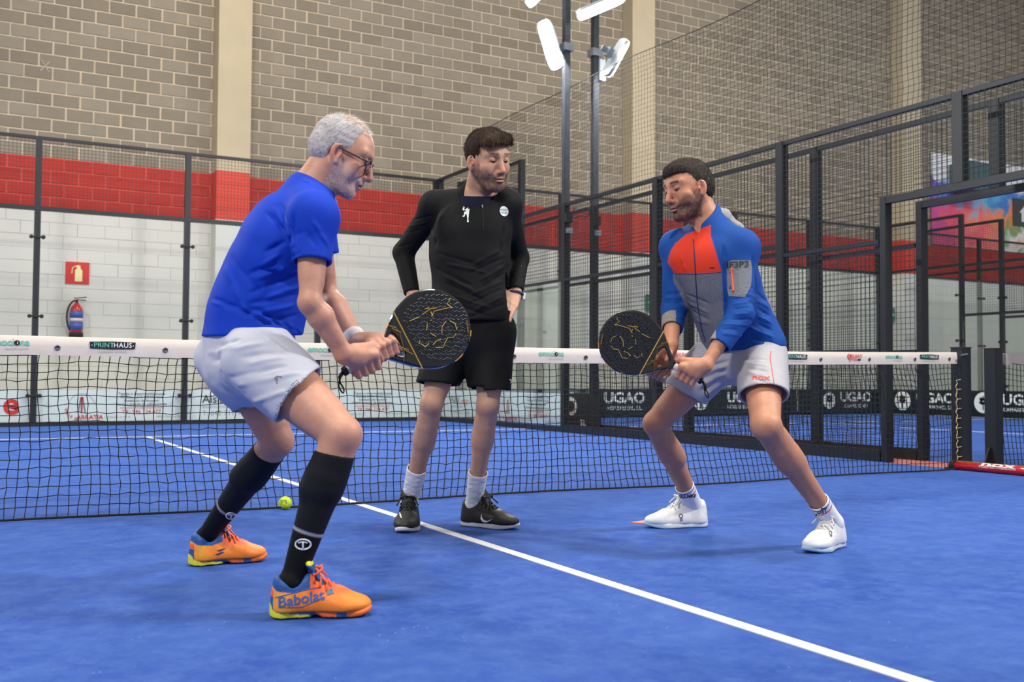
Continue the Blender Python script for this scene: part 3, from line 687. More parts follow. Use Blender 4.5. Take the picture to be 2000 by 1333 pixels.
# lacing at the right edge
mb = MB(); zz = np.linspace(.08, .7, 26)
mb.tube([(4.94 + .012 * math.sin(k * 2.4), -.02, z) for k, z in enumerate(zz)], .0028, 5, ref=(0, 1, 0))
for k in range(9): z = .1 + k * .075; mb.tube([(4.935, -.02, z), (4.965, -.04, z + .006), (4.985, -.02, z)], .0024, 4)
mb.tube([(4.965, -.04, .40), (4.985, -.045, .36), (4.98, -.045, .33)], .002, 4)
mb.build('lacing_cord', mat('yellowed_cord', (206, 190, 140), .8), net)
mb = MB()
for k in range(7):
    z = .1 + k * .06; mb.tube([(4.965 + .018 * math.cos(t), -.01, z + .022 * math.sin(t)) for t in np.linspace(.8, 5.5, 9)], .004, 5, ref=(0, 1, 0))
mb.build('edge_loops', M_NET, net)
def net_post(x, label, sgn):
    root = empty('net_post', (x, 0, 0), label, 'post', 'net posts')
    MB().box(x - .035, x + .075 if sgn > 0 else x + .06, -.05, .05, 0, .955).build('tube', M_FRAME, root)
    MB().box(x - .04, x + .08 if sgn > 0 else x + .065, -.055, .055, .955, .962).build('cap', mat('rusty_cap', (66, 50, 42), .8, var=.3, scale=30), root)
    s = sgn
    MB().poly((x + (.075 if s > 0 else -.035), -.006, 0), (s, 0, 0), (0, 0, 1), [(0, 0), (.085, 0), (.085, .02), (.02, .16), (0, .16)], .012 * s).build('gusset', M_FRAME, root)
    MB().box(x - .06, x + .1, -.1, .1, 0, .012).build('foot_plate', M_FRAME, root)
    if s > 0: MB().tube([(x - .03, -.055, .9), (x - .06, -.06, .895), (x + .02, -.06, .905)], .008, 6).build('tension_hook', M_GALV, root)
    return root
net_post(5.0, 'black steel net post at the end of the near net', 1)
net_post(5.40, 'black steel net post of the neighbouring court', -1)
# the neighbouring court's net
def side_net(x0, x1):
    root = empty('padel_net', ((x0 + x1) / 2, 0, 0), 'black net with white tape starting at the second net post', 'net')
    r_ = random.Random(9); nx = int((x1 - x0) / .0447); nz = 18; mb = MB()
    def P(i, j):
        x = x0 + (x1 - x0) * i / nx; t = j / nz; e = max(0, 1 - i / 6)
        return (x + .03 * e * math.sin(3.1 * t) * -1, -.04 * (1 - t) ** 2 + .012 * math.sin(x * 4), .012 + (.83 - .012) * t + .012 * math.sin(x * 11 + j) * t * (1 - t) + .03 * e * t)
    for i in range(nx + 1): mb.tube([P(i, j) for j in range(nz + 1)], .0027, 4, cap=False, ref=(0, 1, 0))
    for j in range(nz + 1): mb.tube([P(i, j) for i in range(nx + 1)], .0027, 4, cap=False)
    o = mb.build('net_mesh', M_NET, root); o['kind'] = 'stuff'
    MB().box(x0, x1, -.008, .004, .83, .92).build('tape', M_TAPE, root)
    MB().box(x0 - .01, x0 + .08, -.014, .006, .835, .915).build('tape_end', mat('worn_tape_end', (120, 116, 106), .8, var=.5, scale=60), root)
side_net(5.47, 9.0)
# red ball tube lying at the foot of the posts
ta, tb = np.array([5.02, .02, .04]), np.array([5.02, .02, .04]) + np.array([-.09, -.74, 0.0]) * 1.35
ta = PX(1857, 906, 8.02); ta[2] = .036; tb = PX(2060, 923, 7.28); tb[2] = .036
root = empty('ball_tube', tuple(ta), 'shiny red ball collecting tube lying beside the net post', 'tube')
ax = (tb - ta) / np.linalg.norm(tb - ta); Lt = np.linalg.norm(tb - ta)
MB().lathe(ta, ax, [(.03, .034), (Lt, .034)], 24).build('tube_body', M_RED, root, True)
MB().lathe(ta, ax, [(0, .03), (.004, .036), (.05, .036), (.052, .034)], 24).build('end_cap', M_RUBBER, root, True)
sd = np.cross((0, 0, 1), ax); 
if sd @ CD > 0: sd = -sd
upv = np.cross(sd, ax); upv = upv if upv[2] > 0 else -upv
exd = ax if ax @ CR > 0 else -ax
def on_tube(s, ang): return ta + ax * s + .0348 * (sd * math.cos(ang) + upv * math.sin(ang))
cM = on_tube(.42, .95); place_text('nox', cM, exd, (upv * math.cos(.95) - sd * math.sin(.95)), .07, M_INKW, root, bold=.02, wide=2.6)
place_text('TUBES RECOGEBOLAS', on_tube(.42, .25), exd, (upv * math.cos(.25) - sd * math.sin(.25)), .022, M_INKW, root, wide=1.4)
for k in range(3):
    MB().tube([on_tube(.05, 1.25 + .14 * k) + upv * .001, on_tube(Lt - .01, 1.25 + .14 * k) + upv * .001], .0016, 4).build('gold_stripe', mat('gold_print', (196, 160, 90), .4, .3), root)
# ball
bc = PX(557, 981.5, 5.33); bc[2] = .034
root = empty('padel_ball', tuple(bc - np.array([0, 0, .034])), 'yellow padel ball lying on the court at the foot of the net', 'ball')
bm = bmesh.new(); bmesh.ops.create_uvsphere(bm, u_segments=32, v_segments=20, radius=.034)
me = bpy.data.meshes.new('felt'); bm.to_mesh(me); bm.free(); me.transform(Matrix.Translation(Vector(bc))); link_mesh('felt', me, M_LEMON, root, True)
mb = MB(); pts = []
for t in np.linspace(0, 2 * math.pi, 61)[:-1]:
    v = np.array([math.cos(t) + .35 * math.cos(3 * t), math.sin(t) - .35 * math.sin(3 * t), 1.35 * .75 * math.sin(2 * t)]); v /= np.linalg.norm(v); q = v.copy()
    R_ = np.array([[.3, -.8, .5], [.9, .4, .1], [-.3, .42, .86]]); q = R_ @ v; q /= np.linalg.norm(q); pts.append(bc + q * .0338)
mb.tube(pts, .0012, 5, closed=True); mb.build('seam', mat('ball_seam', (214, 220, 170), .8), root)
nb = -CD * .8 + np.array([0, 0, .3]); nb /= np.linalg.norm(nb)
place_text('PADEL', bc + nb * .0345 + CU * .004, CR, CU, .012, M_INK, root, bold=.02); place_text('TOUR', bc + nb * .0345 - CU * .007, CR, CU, .012, M_INK, root, bold=.02)
# orange floor marker
t_, b1_, b2_ = G0(1232, 1023), G0(1292, 1014), G0(1292, 1027)
o = MB(); o.v += [tuple(p) for p in (t_, b1_, b2_)] + [tuple(p + np.array((0, 0, .006))) for p in (t_, b1_, b2_)]
for f_ in ((0, 2, 1), (3, 4, 5), (0, 1, 4, 3), (1, 2, 5, 4), (2, 0, 3, 5)): o.face(*f_)
o = o.build('floor_marker', mat('orange_rubber', (232, 112, 74), .6)); finish(o, 'flat orange floor marker poking out from under the white shoe by the net', 'marker')
# ================================================================== implicit-surface modelling for bodies, clothes and shoes
f32 = np.float32
A3 = lambda *q: np.array(q, float)
def unit(v): v = np.asarray(v, float); return v / (np.linalg.norm(v) + 1e-12)
def cone(a, b, ra, rb):
    a = np.asarray(a, float); b = np.asarray(b, float); ba = b - a; L2 = ba @ ba + 1e-12
    def f(X, Y, Z):
        x, y, z = X - f32(a[0]), Y - f32(a[1]), Z - f32(a[2])
        t = np.clip((x * f32(ba[0]) + y * f32(ba[1]) + z * f32(ba[2])) / f32(L2), 0, 1)
        return np.sqrt((x - t * f32(ba[0])) ** 2 + (y - t * f32(ba[1])) ** 2 + (z - t * f32(ba[2])) ** 2) - (f32(ra) + t * f32(rb - ra))
    return np.minimum(a - ra, b - rb), np.maximum(a + ra, b + rb), f
def ball(c, r): return cone(c, np.asarray(c, float) + 1e-4, r, r)
def econe(a, b, ra, rb, u, q, q2=None):
    """tapered limb whose section is q times wider along u"""
    a = np.asarray(a, float); b = np.asarray(b, float); u = unit(u); ba = b - a; L2 = ba @ ba + 1e-12; q2 = q if q2 is None else q2
    R = max(ra, rb) * max(q, q2, 1)
    def f(X, Y, Z):
        x, y, z = X - f32(a[0]), Y - f32(a[1]), Z - f32(a[2])
        t = np.clip((x * f32(ba[0]) + y * f32(ba[1]) + z * f32(ba[2])) / f32(L2), 0, 1)
        x = x - t * f32(ba[0]); y = y - t * f32(ba[1]); z = z - t * f32(ba[2])
        w = x * f32(u[0]) + y * f32(u[1]) + z * f32(u[2]); k = w * (1 / (f32(q) + t * f32(q2 - q)) - 1)
        x = x + k * f32(u[0]); y = y + k * f32(u[1]); z = z + k * f32(u[2])
        return (np.sqrt(x * x + y * y + z * z) - (f32(ra) + t * f32(rb - ra))) * f32(min(1, max(q, q2)))
    return np.minimum(a, b) - R, np.maximum(a, b) + R, f
def ell(c, r, R=None):
    c = np.asarray(c, float); r = np.asarray(r, float); R = np.eye(3) if R is None else np.asarray(R, float)   # rows of R: local axes
    m = r.max()
    def f(X, Y, Z):
        x, y, z = X - f32(c[0]), Y - f32(c[1]), Z - f32(c[2]); k0 = 0; k1 = 0
        for i in range(3):
            w = (x * f32(R[i, 0]) + y * f32(R[i, 1]) + z * f32(R[i, 2])) / f32(r[i]); k0 = k0 + w * w; w = w / f32(r[i]); k1 = k1 + w * w
        k0 = np.sqrt(k0); return k0 * (k0 - 1) / (np.sqrt(k1) + f32(1e-6))
    return c - m, c + m, f
class Field:
    def __init__(s, lo, hi, step, fine=()):
        s.ax = []
        for k in range(3):
            x = lo[k]; xs = [x]
            while x < hi[k]:
                st = step
                for l, h, q in fine:
                    if l[k] <= x <= h[k]: st = min(st, q)
                x += st; xs.append(x)
            s.ax.append(np.array(xs, f32))
        s.D = np.full([len(a) for a in s.ax], 9.0, f32)
    def win(s, lo, hi, m):
        sl = []
        for k in range(3):
            a = np.searchsorted(s.ax[k], lo[k] - m); b = np.searchsorted(s.ax[k], hi[k] + m); sl.append(slice(max(a - 1, 0), b + 1))
        x, y, z = (s.ax[k][sl[k]] for k in range(3))
        return tuple(sl), x[:, None, None], y[None, :, None], z[None, None, :]
    def add(s, prim, k=.02):
        lo, hi, f = prim; sl, X, Y, Z = s.win(lo, hi, k + .012)
        d = s.D[sl]
        if d.size == 0: return s
        e = f(X, Y, Z)
        h = np.maximum(f32(k) - np.abs(d - e), 0) / f32(max(k, 1e-6)); s.D[sl] = np.minimum(d, e) - h * h * f32(k * .25); return s
    def sub(s, prim, k=.01):
        lo, hi, f = prim; sl, X, Y, Z = s.win(lo, hi, k + .012)
        d = s.D[sl]
        if d.size == 0: return s
        e = -f(X, Y, Z)
        h = np.maximum(f32(k) - np.abs(d - e), 0) / f32(max(k, 1e-6)); s.D[sl] = np.maximum(d, e) + h * h * f32(k * .25); return s
    def keep(s, o, n, k=.004, near=None):
        """cut away what lies on the +n side of a plane (optionally only near a point)"""
        o = np.asarray(o, float); n = unit(n)
        if near is None: sl, X, Y, Z = (slice(None),) * 3, s.ax[0][:, None, None], s.ax[1][None, :, None], s.ax[2][None, None, :]
        else: sl, X, Y, Z = s.win(o - near, o + near, 0)
        e = (X - f32(o[0])) * f32(n[0]) + (Y - f32(o[1])) * f32(n[1]) + (Z - f32(o[2])) * f32(n[2]); d = s.D[sl]
        h = np.maximum(f32(k) - np.abs(d - e), 0) / f32(k); s.D[sl] = np.maximum(d, e) + h * h * f32(k * .25); return s
    def mesh(s, name, smooth=1):
        D = s.D; ins = D < 0; nx, ny, nz = D.shape; cells = []; poss = []; quads = []; base = 0
        stx = np.array([ny * nz, nz, 1], np.int64)
        for k in range(3):
            a = [slice(None)] * 3; b = [slice(None)] * 3; a[k] = slice(0, -1); b[k] = slice(1, None)
            I = np.argwhere(ins[tuple(a)] != ins[tuple(b)])
            if len(I) == 0: continue
            J = I.copy(); J[:, k] += 1
            d0 = D[I[:, 0], I[:, 1], I[:, 2]]; d1 = D[J[:, 0], J[:, 1], J[:, 2]]; t = d0 / (d0 - d1)
            P = np.stack([s.ax[q][I[:, q]] for q in range(3)], 1).astype(float); P[:, k] += t * (s.ax[k][J[:, k]] - s.ax[k][I[:, k]])
            u, v = (k + 1) % 3, (k + 2) % 3; cc = []
            for du, dv in ((-1, -1), (0, -1), (0, 0), (-1, 0)):
                C = I.copy(); C[:, u] += du; C[:, v] += dv; cc.append(C @ stx)
            cc = np.stack(cc, 1); flip = d0 > 0
            cc[flip] = cc[flip][:, ::-1]
            quads.append(cc); cells.append(cc.ravel()); poss.append(np.repeat(P, 4, 0))
        cells = np.concatenate(cells); poss = np.concatenate(poss); quads = np.concatenate(quads)
        ids, inv = np.unique(cells, return_inverse=True); n = len(ids); cnt = np.bincount(inv, minlength=n)
        V = np.stack([np.bincount(inv, poss[:, q], n) / cnt for q in range(3)], 1)
        Q = np.searchsorted(ids, quads)
        for _ in range(smooth):
            S = np.zeros_like(V); c = np.zeros(n)
            for q in range(4):
                i, j = Q[:, q], Q[:, (q + 1) % 4]
                for w in range(3): S[:, w] += np.bincount(i, V[j, w], n) + np.bincount(j, V[i, w], n)
                c += np.bincount(i, minlength=n) + np.bincount(j, minlength=n)
            V = V * .5 + .5 * S / c[:, None]
        me = bpy.data.meshes.new(name); me.vertices.add(n); me.vertices.foreach_set('co', V.ravel())
        m = len(Q); me.loops.add(m * 4); me.loops.foreach_set('vertex_index', Q.ravel().astype(np.int32))
        me.polygons.add(m); me.polygons.foreach_set('loop_start', np.arange(m, dtype=np.int32) * 4); me.polygons.foreach_set('loop_total', np.full(m, 4, np.int32))
        me.polygons.foreach_set('use_smooth', np.ones(m, bool)); me.update(calc_edges=True); me.validate(); return me
def get_co(me): c = np.empty(len(me.vertices) * 3); me.vertices.foreach_get('co', c); return c.reshape(-1, 3)
def get_no(me):
    c = np.empty(len(me.vertices) * 3, np.float32); me.vertices.foreach_get('normal', c); return c.reshape(-1, 3).astype(float)
def set_co(me, co): me.vertices.foreach_set('co', np.asarray(co, float).ravel()); me.update()
def set_col(me, rgb):
    a = me.color_attributes.new('Col', 'FLOAT_COLOR', 'POINT'); c = np.ones((len(me.vertices), 4), np.float32); c[:, :3] = rgb; a.data.foreach_set('color', c.ravel())
def lin(r, g, b): return np.array(srgb(r, g, b)[:3])
def sstep(a, b, x): t = np.clip((x - a) / (b - a), 0, 1); return t * t * (3 - 2 * t)
def vnoise(P, scale, seed=0):
    """smooth value noise on points"""
    P = np.asarray(P) * scale + seed * 17.3; i = np.floor(P).astype(np.int64); f = P - i; f = f * f * (3 - 2 * f); out = 0
    for dx in (0, 1):
        for dy in (0, 1):
            for dz in (0, 1):
                h = (i[:, 0] + dx) * 374761393 + (i[:, 1] + dy) * 668265263 + (i[:, 2] + dz) * 2147483647 + seed * 9176
                h = (h ^ (h >> 13)) * 1274126177; h = ((h ^ (h >> 16)) & 0xffff) / 65535.0
                out = out + h * (f[:, 0] if dx else 1 - f[:, 0]) * (f[:, 1] if dy else 1 - f[:, 1]) * (f[:, 2] if dz else 1 - f[:, 2])
    return out * 2 - 1
def folds(me, segs):
    """cloth folds: ridge (h>0) or valley (h<0) of half-width w along each 3-D segment"""
    co = get_co(me); no = get_no(me); d = np.zeros(len(co))
    for a, b, w, h in segs:
        a = np.asarray(a, float); b = np.asarray(b, float); ba = b - a; t = np.clip((co - a) @ ba / (ba @ ba), 0, 1)
        q = np.linalg.norm(co - a - t[:, None] * ba, axis=1) / w; taper = np.sin(np.pi * np.clip(t * .86 + .07, 0, 1))
        d += h * np.exp(-q * q * 2) * taper
    d *= sstep(.15, -.25, no @ CD)
    set_co(me, co + no * d[:, None])
def rot_to(fw, upish):
    """rows: x = side (own left), y = forward, z = up"""
    y = unit(fw); z = unit(np.asarray(upish) - y * (np.asarray(upish) @ y)); x = np.cross(y, z); return np.stack([-x, y, z])
def frame(fw, upish): return rot_to(fw, upish)

def neck_hole(F, J, nk, nv, r0=.054, vx=.0, vdrop=.035, vr=.012, vf=.10):
    """round neck opening with a V-shaped front"""
    fr = J['front']; F.sub(cone(nk - nv * .01 + fr * .012, nk + nv * .13 + fr * .02, r0, r0 + .012), .006)
    F.sub(cone(nk + fr * .03 + nv * .03, nk + fr * vf - nv * vdrop + J['lat'] * vx, r0 * .85, vr), .008)
class Decals:
    """flat print laid on the cloth: found by looking along a ray and set 1 mm off the surface"""
    def __init__(s, objs):
        V = []; F = []
        for o in objs:
            b = len(V); V += [tuple(v.co) for v in o.data.vertices]; F += [tuple(i + b for i in p.vertices) for p in o.data.polygons]
        s.t = BVHTree.FromPolygons(V, F)
    def hit(s, px, py, off=.0015):
        d = CD + CR * (px - 1000) / FPX - CU * (py - 666.5) / FPX; d = d / np.linalg.norm(d)
        h = s.t.ray_cast(Vector(CAM), Vector(d))
        if h[0] is None: return None
        n = np.array(h[1]); n = n if n @ d < 0 else -n
        return np.array(h[0]) + n * off
    def lay(s, me, px, py, ang=0, sc=1.0, off=.0018, name='print', m=None, parent=None, sx=1.0, shear=0.0):
        """me: 2-D mesh in pixel units (y up)"""
        co = get_co(me); ca, sa = math.cos(math.radians(ang)), math.sin(math.radians(ang)); out = []
        for x, y, _ in co:
            x = x * sc * sx + shear * y * sc; y = y * sc
            out.append(s.hit(px + x * ca + y * sa, py + x * sa - y * ca, off))
        good = [i for i, h in enumerate(out) if h is not None]
        if not good: return None
        dep = np.array([(out[i] - CAM) @ CD for i in good]); md = np.median(dep)
        good = [i for i, d_ in zip(good, dep) if abs(d_ - md) < .12]; gc = co[good]; gs = set(good)
        for i in range(len(out)):
            if i not in gs: out[i] = out[good[int(np.argmin(((gc - co[i]) ** 2).sum(1)))]]
        set_co(me, np.array(out)); me.materials.clear(); return link_mesh(name, me, m, parent)
    def text(s, body, px, py, size, m, parent, ang=0, bold=.02, sx=1.0, name='lettering', off=.0018, shear=0.0):
        return s.lay(text_mesh(body, size, bold), px, py, ang, 1, off, name, m, parent, sx, shear)
    def shape(s, polys, px, py, sc, m, parent, ang=0, name='print', off=.0018, big=False):
        mb = MB()
        for p in polys:
            b = len(mb.v); mb.v += [(x, y, 0) for x, y in p]; mb.face(*range(b, b + len(p)))
        me = mb.mesh(name); bm = bmesh.new(); bm.from_mesh(me); bmesh.ops.triangulate(bm, faces=bm.faces); bmesh.ops.subdivide_edges(bm, edges=bm.edges, cuts=3 if big else 1, use_grid_fill=True); bmesh.ops.triangulate(bm, faces=bm.faces); bm.to_mesh(me); bm.free()
        return s.lay(me, px, py, ang, sc, off, name, m, parent)
    def line(s, pts, r, m, parent, name='seam', off=.0006, n=10, closed=False, sides=5):
        P = []
        for (x0, y0), (x1, y1) in zip(pts[:-1], pts[1:]):
            for k in range(n):
                h = s.hit(x0 + (x1 - x0) * k / n, y0 + (y1 - y0) * k / n, off)
                if h is not None: P.append(h)
        h = s.hit(*pts[-1], off)
        if h is not None: P.append(h)
        if len(P) < 2: return None
        return MB().tube(P, r, sides, ref=tuple(CD)).build(name, m, parent, True)

def pfolds(o, items):
    """folds whose ends are found on the cloth itself: (x0, y0, x1, y1, half-width, height)"""
    D = Decals([o]); S = []
    for x0, y0, x1, y1, w_, h_ in items:
        a, b = D.hit(x0, y0, 0), D.hit(x1, y1, 0)
        if a is None or b is None or np.linalg.norm(a - b) > .6: continue
        m = D.hit((x0 + x1) / 2, (y0 + y1) / 2, 0)
        if m is not None and np.linalg.norm(m - (a + b) / 2) < .08: S += [(a, m, w_, h_), (m, b, w_, h_)]
        else: S.append((a, b, w_, h_))
    folds(o.data, S)
def drape(me, amp, scale, stretch, seed, R=None):
    co = get_co(me); no = get_no(me); Q = co if R is None else co @ np.asarray(R).T
    set_co(me, co + no * (amp * (vnoise(Q * np.array(stretch), scale, seed) + .5 * vnoise(Q * np.array(stretch), scale * 2.1, seed + 3)))[:, None])
def G(px, py):
    d = CD + CR * (px - 1000) / FPX - CU * (py - 666.5) / FPX; return CAM + d * (-CAM[2] / d[2])
# ------------------------------------------------------------------ body pieces
def head_prims(F, c, R, s=1.0, face=1.0, neck=None, nr=.058, jaw=1.0, nose=1.0):
    """R rows: own-left x, forward y, up z; c between the ears"""
    W = lambda x, y, z: c + s * (R[0] * x + R[1] * y + R[2] * z)
    def E(x, y, z, rx, ry, rz, tilt=0.0, k=.01, sub=False, yaw=0.0):
        Q = R.copy()
        if tilt: ct, st = math.cos(tilt), math.sin(tilt); Q = np.stack([R[0], R[1] * ct + R[2] * st, R[2] * ct - R[1] * st])
        if yaw: cy, sy = math.cos(yaw), math.sin(yaw); Q = np.stack([Q[0] * cy + Q[1] * sy, Q[1] * cy - Q[0] * sy, Q[2]])
        (F.sub if sub else F.add)(ell(W(x, y, z), (rx * s, ry * s, rz * s), Q), k * s)
    def C(p, q, ra, rb, k=.01, sub=False): (F.sub if sub else F.add)(cone(W(*p), W(*q), ra * s, rb * s), k * s)
    E(0, -.012, .045, .0755, .098, .086, k=.02)
    E(0, .04, .035, .066, .055, .06, k=.02)
    C((0, .03, .0), (0, .05, -.068), .066, .042 * jaw, .02)
    for g in (-1, 1):
        C((g * .056, -.002, -.03), (g * .025, .066, -.092), .024, .018, .025)
        E(g * .046, .062, -.012, .022, .02, .018, k=.022)
    E(0, .077, -.098, .022, .017, .017, k=.022)
    for g in (-1, 1):
        E(g * .04, .058, -.034, .026, .024, .028, k=.02)
        C((g * .05, .070, .041), (g * .014, .087, .037), .009, .010, .018)
        E(g * .032, .1, .019, .019, .017, .0125, k=.014, sub=True)
        E(g * .0325, .0765, .018, .0165, .0145, .0125, k=.004)
        # lid fold under the brow and cheek pad
        E(g * .033, .0835, .0235, .0145, .006, .004, k=.004)
    C((0, .088, .030), (0, .113 * (1 if nose == 1 else 1.02), -.024), .0075 * nose, .0115 * nose, .012)
    E(0, .112, -.026, .0115 * nose, .0105, .0095, k=.006)
    for g in (-1, 1):
        E(g * .0125, .1, -.03, .008, .011, .0075, k=.006)
        E(g * .0065, .109, -.0375, .0035, .005, .003, k=.003, sub=True)
    E(0, .092, -.05, .026, .012, .018, k=.014)
    E(0, .1005, -.0545, .0205, .0068, .0055, k=.005)
    E(0, .0985, -.0685, .018, .0075, .0065, k=.005)
    C((-.022, .100, -.0615), (.022, .100, -.0615), .0019, .0019, .003, True)
    C((0, .108, -.0615), (0, .106, -.0615), .002, .002, .003, True)
    for g in (-1, 1):     # ears
        E(g * .079, -.008, -.002, .0075, .019, .032, tilt=.22, k=.006, yaw=g * .35)
        E(g * .0835, -.001, -.001, .006, .0095, .015, tilt=.22, k=.004, sub=True)
        C((g * .082, -.018, .018), (g * .083, -.002, .027), .0042, .0042, .004)
        E(g * .0785, .004, -.028, .0055, .008, .0085, k=.005)
        E(g * .079, .009, -.004, .004, .005, .007, k=.004)
    if neck is not None:
        F.add(econe(W(0, -.03, -.035), neck, nr * s, (nr + .006) * s, R[0], 1.0), .025)
        C((0, .02, -.075), (0, .01, -.1), .035, .03, .03)
    return W
def skin_color(me, W, R, c, s, base, o):
    """skin tone with beard, brows, lips and scalp tints placed in head space"""
    co = get_co(me); L = (co - c) @ R.T / s; x, y, z = L[:, 0], L[:, 1], L[:, 2]; ax = np.abs(x)
    col = np.tile(base, (len(co), 1)); inh = (np.abs(z) < .16) & (ax < .11) & (np.abs(y) < .15)
    nz = vnoise(co, 40, 1) * .5 + vnoise(co, 110, 2) * .5
    col *= (1 + .05 * vnoise(co, 25, 3) + .04 * vnoise(co, 90, 8))[:, None]
    def put(mask, c2, a=1.0):
        nonlocal col; m = np.clip(mask, 0, 1)[:, None] * a * inh[:, None]; col = col * (1 - m) + np.asarray(c2) * m
    g = lambda a, b, v: sstep(a, b, v)
    put(g(.045, .03, np.hypot(ax - .045, z + .012)) * (y > .03), base * A3(1.06, .82, .78), .25)                  # cheeks
    put(g(.022, .012, np.hypot(x, z + .026)) * (y > .095), base * A3(1.05, .8, .74), .45)                          # nose tip
    put(g(.02, .012, np.abs(z + .003)) * (ax > .07), base * A3(1.06, .72, .68), .6)
    lip = g(.0225, .016, ax) * g(.011, .0075, np.abs(z + .0615)) * (y > .086)
    put(lip, o.get('lip', lin(168, 96, 88)), .8)
    put(g(.0225, .019, ax) * g(.0022, .001, np.abs(z + .0615)) * (y > .08), lin(60, 28, 26), .9)
    if o.get('beard') is not None:
        bl = o.get('beard_a', .85)
        jaw = g(-.028, -.046, z - .45 * np.maximum(ax - .035, 0) - .18 * np.maximum(.06 - y, 0)) * (y > -.03)
        side = g(.03, .04, ax) * g(.022, .01, np.abs(y - .016 - .3 * (z + .04))) * g(.012, -.02, z) 
        must = g(.03, .022, ax) * g(.010, .006, np.abs(z + .0455)) * (y > .08)
        m = np.maximum(np.maximum(jaw, side * .8), must); m *= (1 - lip); m *= g(-.124, -.108, z) * g(-.012, .012, y) * np.clip(.8 + .5 * nz, 0, 1)
        put(m, o['beard'], bl)
    bz = .043 + .07 * (.032 - np.abs(ax - .028)) * .3
    br = g(.0065, .0035, np.abs(z - bz + .12 * np.maximum(ax - .035, 0))) * g(.011, .015, ax) * g(.056, .048, ax) * (y > .05)
    put(br * np.clip(.8 + .4 * nz, 0, 1), o.get('brow', lin(50, 36, 28)), o.get('brow_a', .85))
    lash = g(.0036, .0018, np.abs(z - .0115 - .12 * np.abs(ax - .0325))) * g(.0175, .0135, np.abs(ax - .0325)) * (y > .06)
    put(lash, lin(38, 26, 22), .9)
    put(g(.016, .008, np.hypot((ax - .03), (z - .010) * 1.3)) * (y > .06), base * A3(.86, .78, .78), .4)  # eye-socket shade painted into the skin colour
    eye = g(1.15, .8, np.hypot((ax - .0315) / .0095, (z - .0098) / .005)) * (y > .06); put(eye, lin(34, 24, 22), o.get('eye_a', .9))
    put(g(1.1, .8, np.hypot((ax - .0325) / .0135, (z - .009) / .0028)) * (y > .06) * (1 - eye), lin(196, 184, 178), .55)
    if o.get('scalp') is not None:
        hl = o['scalp_mask'](x, y, z); put(hl * np.clip(.75 + .5 * nz, 0, 1), o['scalp'], o.get('scalp_a', .9))
    set_col(me, col)
def arm(F, sh, el, wr, s=1.0, side=None, k=.014):
    sh, el, wr = (np.asarray(q, float) for q in (sh, el, wr)); fa = wr - el; ua = el - sh
    bend = unit(unit(fa) - unit(ua) * (unit(fa) @ unit(ua)) + 1e-6)
    F.add(ball(sh, .054 * s), .03); F.add(cone(sh + ua * .05, el, .045 * s, .033 * s), k)
    F.add(ell(sh + ua * .2, A3(.052, .052, .075) * s, frame(bend, ua)), .02)
    F.add(cone(sh + ua * .35 + bend * .012, sh + ua * .75 + bend * .01, .035 * s, .030 * s), k)         # biceps
    F.add(cone(sh + ua * .3 - bend * .013, sh + ua * .7 - bend * .009, .034 * s, .028 * s), k)
    F.add(ball(el - bend * .007, .031 * s), .012)
    w = np.cross(unit(fa), bend)
    F.add(cone(el, el + fa * .25 + bend * .007, .033 * s, .0385 * s), k)
    F.add(econe(el + fa * .25 + bend * .006, wr, .038 * s, .0225 * s, w, 1.0, 1.25), k)
def leg(F, hip, kn, an, front, s=1.0, k=.016, st=None, sa=None):
    st = st or s; sa = sa or s
    hip, kn, an = (np.asarray(q, float) for q in (hip, kn, an)); th = kn - hip; sh = an - kn
    kf = unit(front - unit(sh) * (unit(sh) @ front)); kt = unit(front - unit(th) * (unit(th) @ front)); lat = np.cross(kf, unit(sh))
    F.add(cone(hip, kn, .084 * st, .044 * s), k); F.add(cone(hip + th * .15 + kt * .02, hip + th * .8 + kt * .014, .066 * st, .040 * s), k)
    F.add(cone(hip + th * .2 - kt * .022, hip + th * .85 - kt * .012, .060 * st, .036 * s), k)
    F.add(ball(kn, .041 * s), .016); F.add(ell(kn + kf * .028 - unit(sh) * .004, A3(.020, .014, .025) * s, frame(kf, -sh)), .016)
    for g in (-1, 1): F.add(ball(kn + lat * g * .017 + sh * .03, .027 * s), .012); F.add(ball(kn + lat * g * .018 - unit(th) * .02, .026 * s), .012)
    F.add(cone(kn + kf * .020 + sh * .1, kn + kf * .018 + sh * .16, .017 * s, .015 * s), .016)
    F.add(cone(kn, kn + sh * .35, .041 * s, .042 * s), k)
    for g in (-1, 1): F.add(cone(kn - kf * .012 + lat * g * .015 + sh * .12, kn - kf * .022 + lat * g * .014 + sh * (.42 if g > 0 else .38), .027 * s, .033 * s), .02)
    F.add(cone(kn + sh * .3 - kf * .006, an - kf * .006, .042 * s, .029 * sa), k)
    F.add(cone(kn + kf * .014 + sh * .2, an + kf * .004, .027 * s, .024 * sa), k)
    for g in (-1, 1): F.add(ball(an + lat * g * .022, .015 * sa), .016)
    F.add(cone(an, an + A3(0, 0, -.045), .029 * sa, .027 * sa), .016)
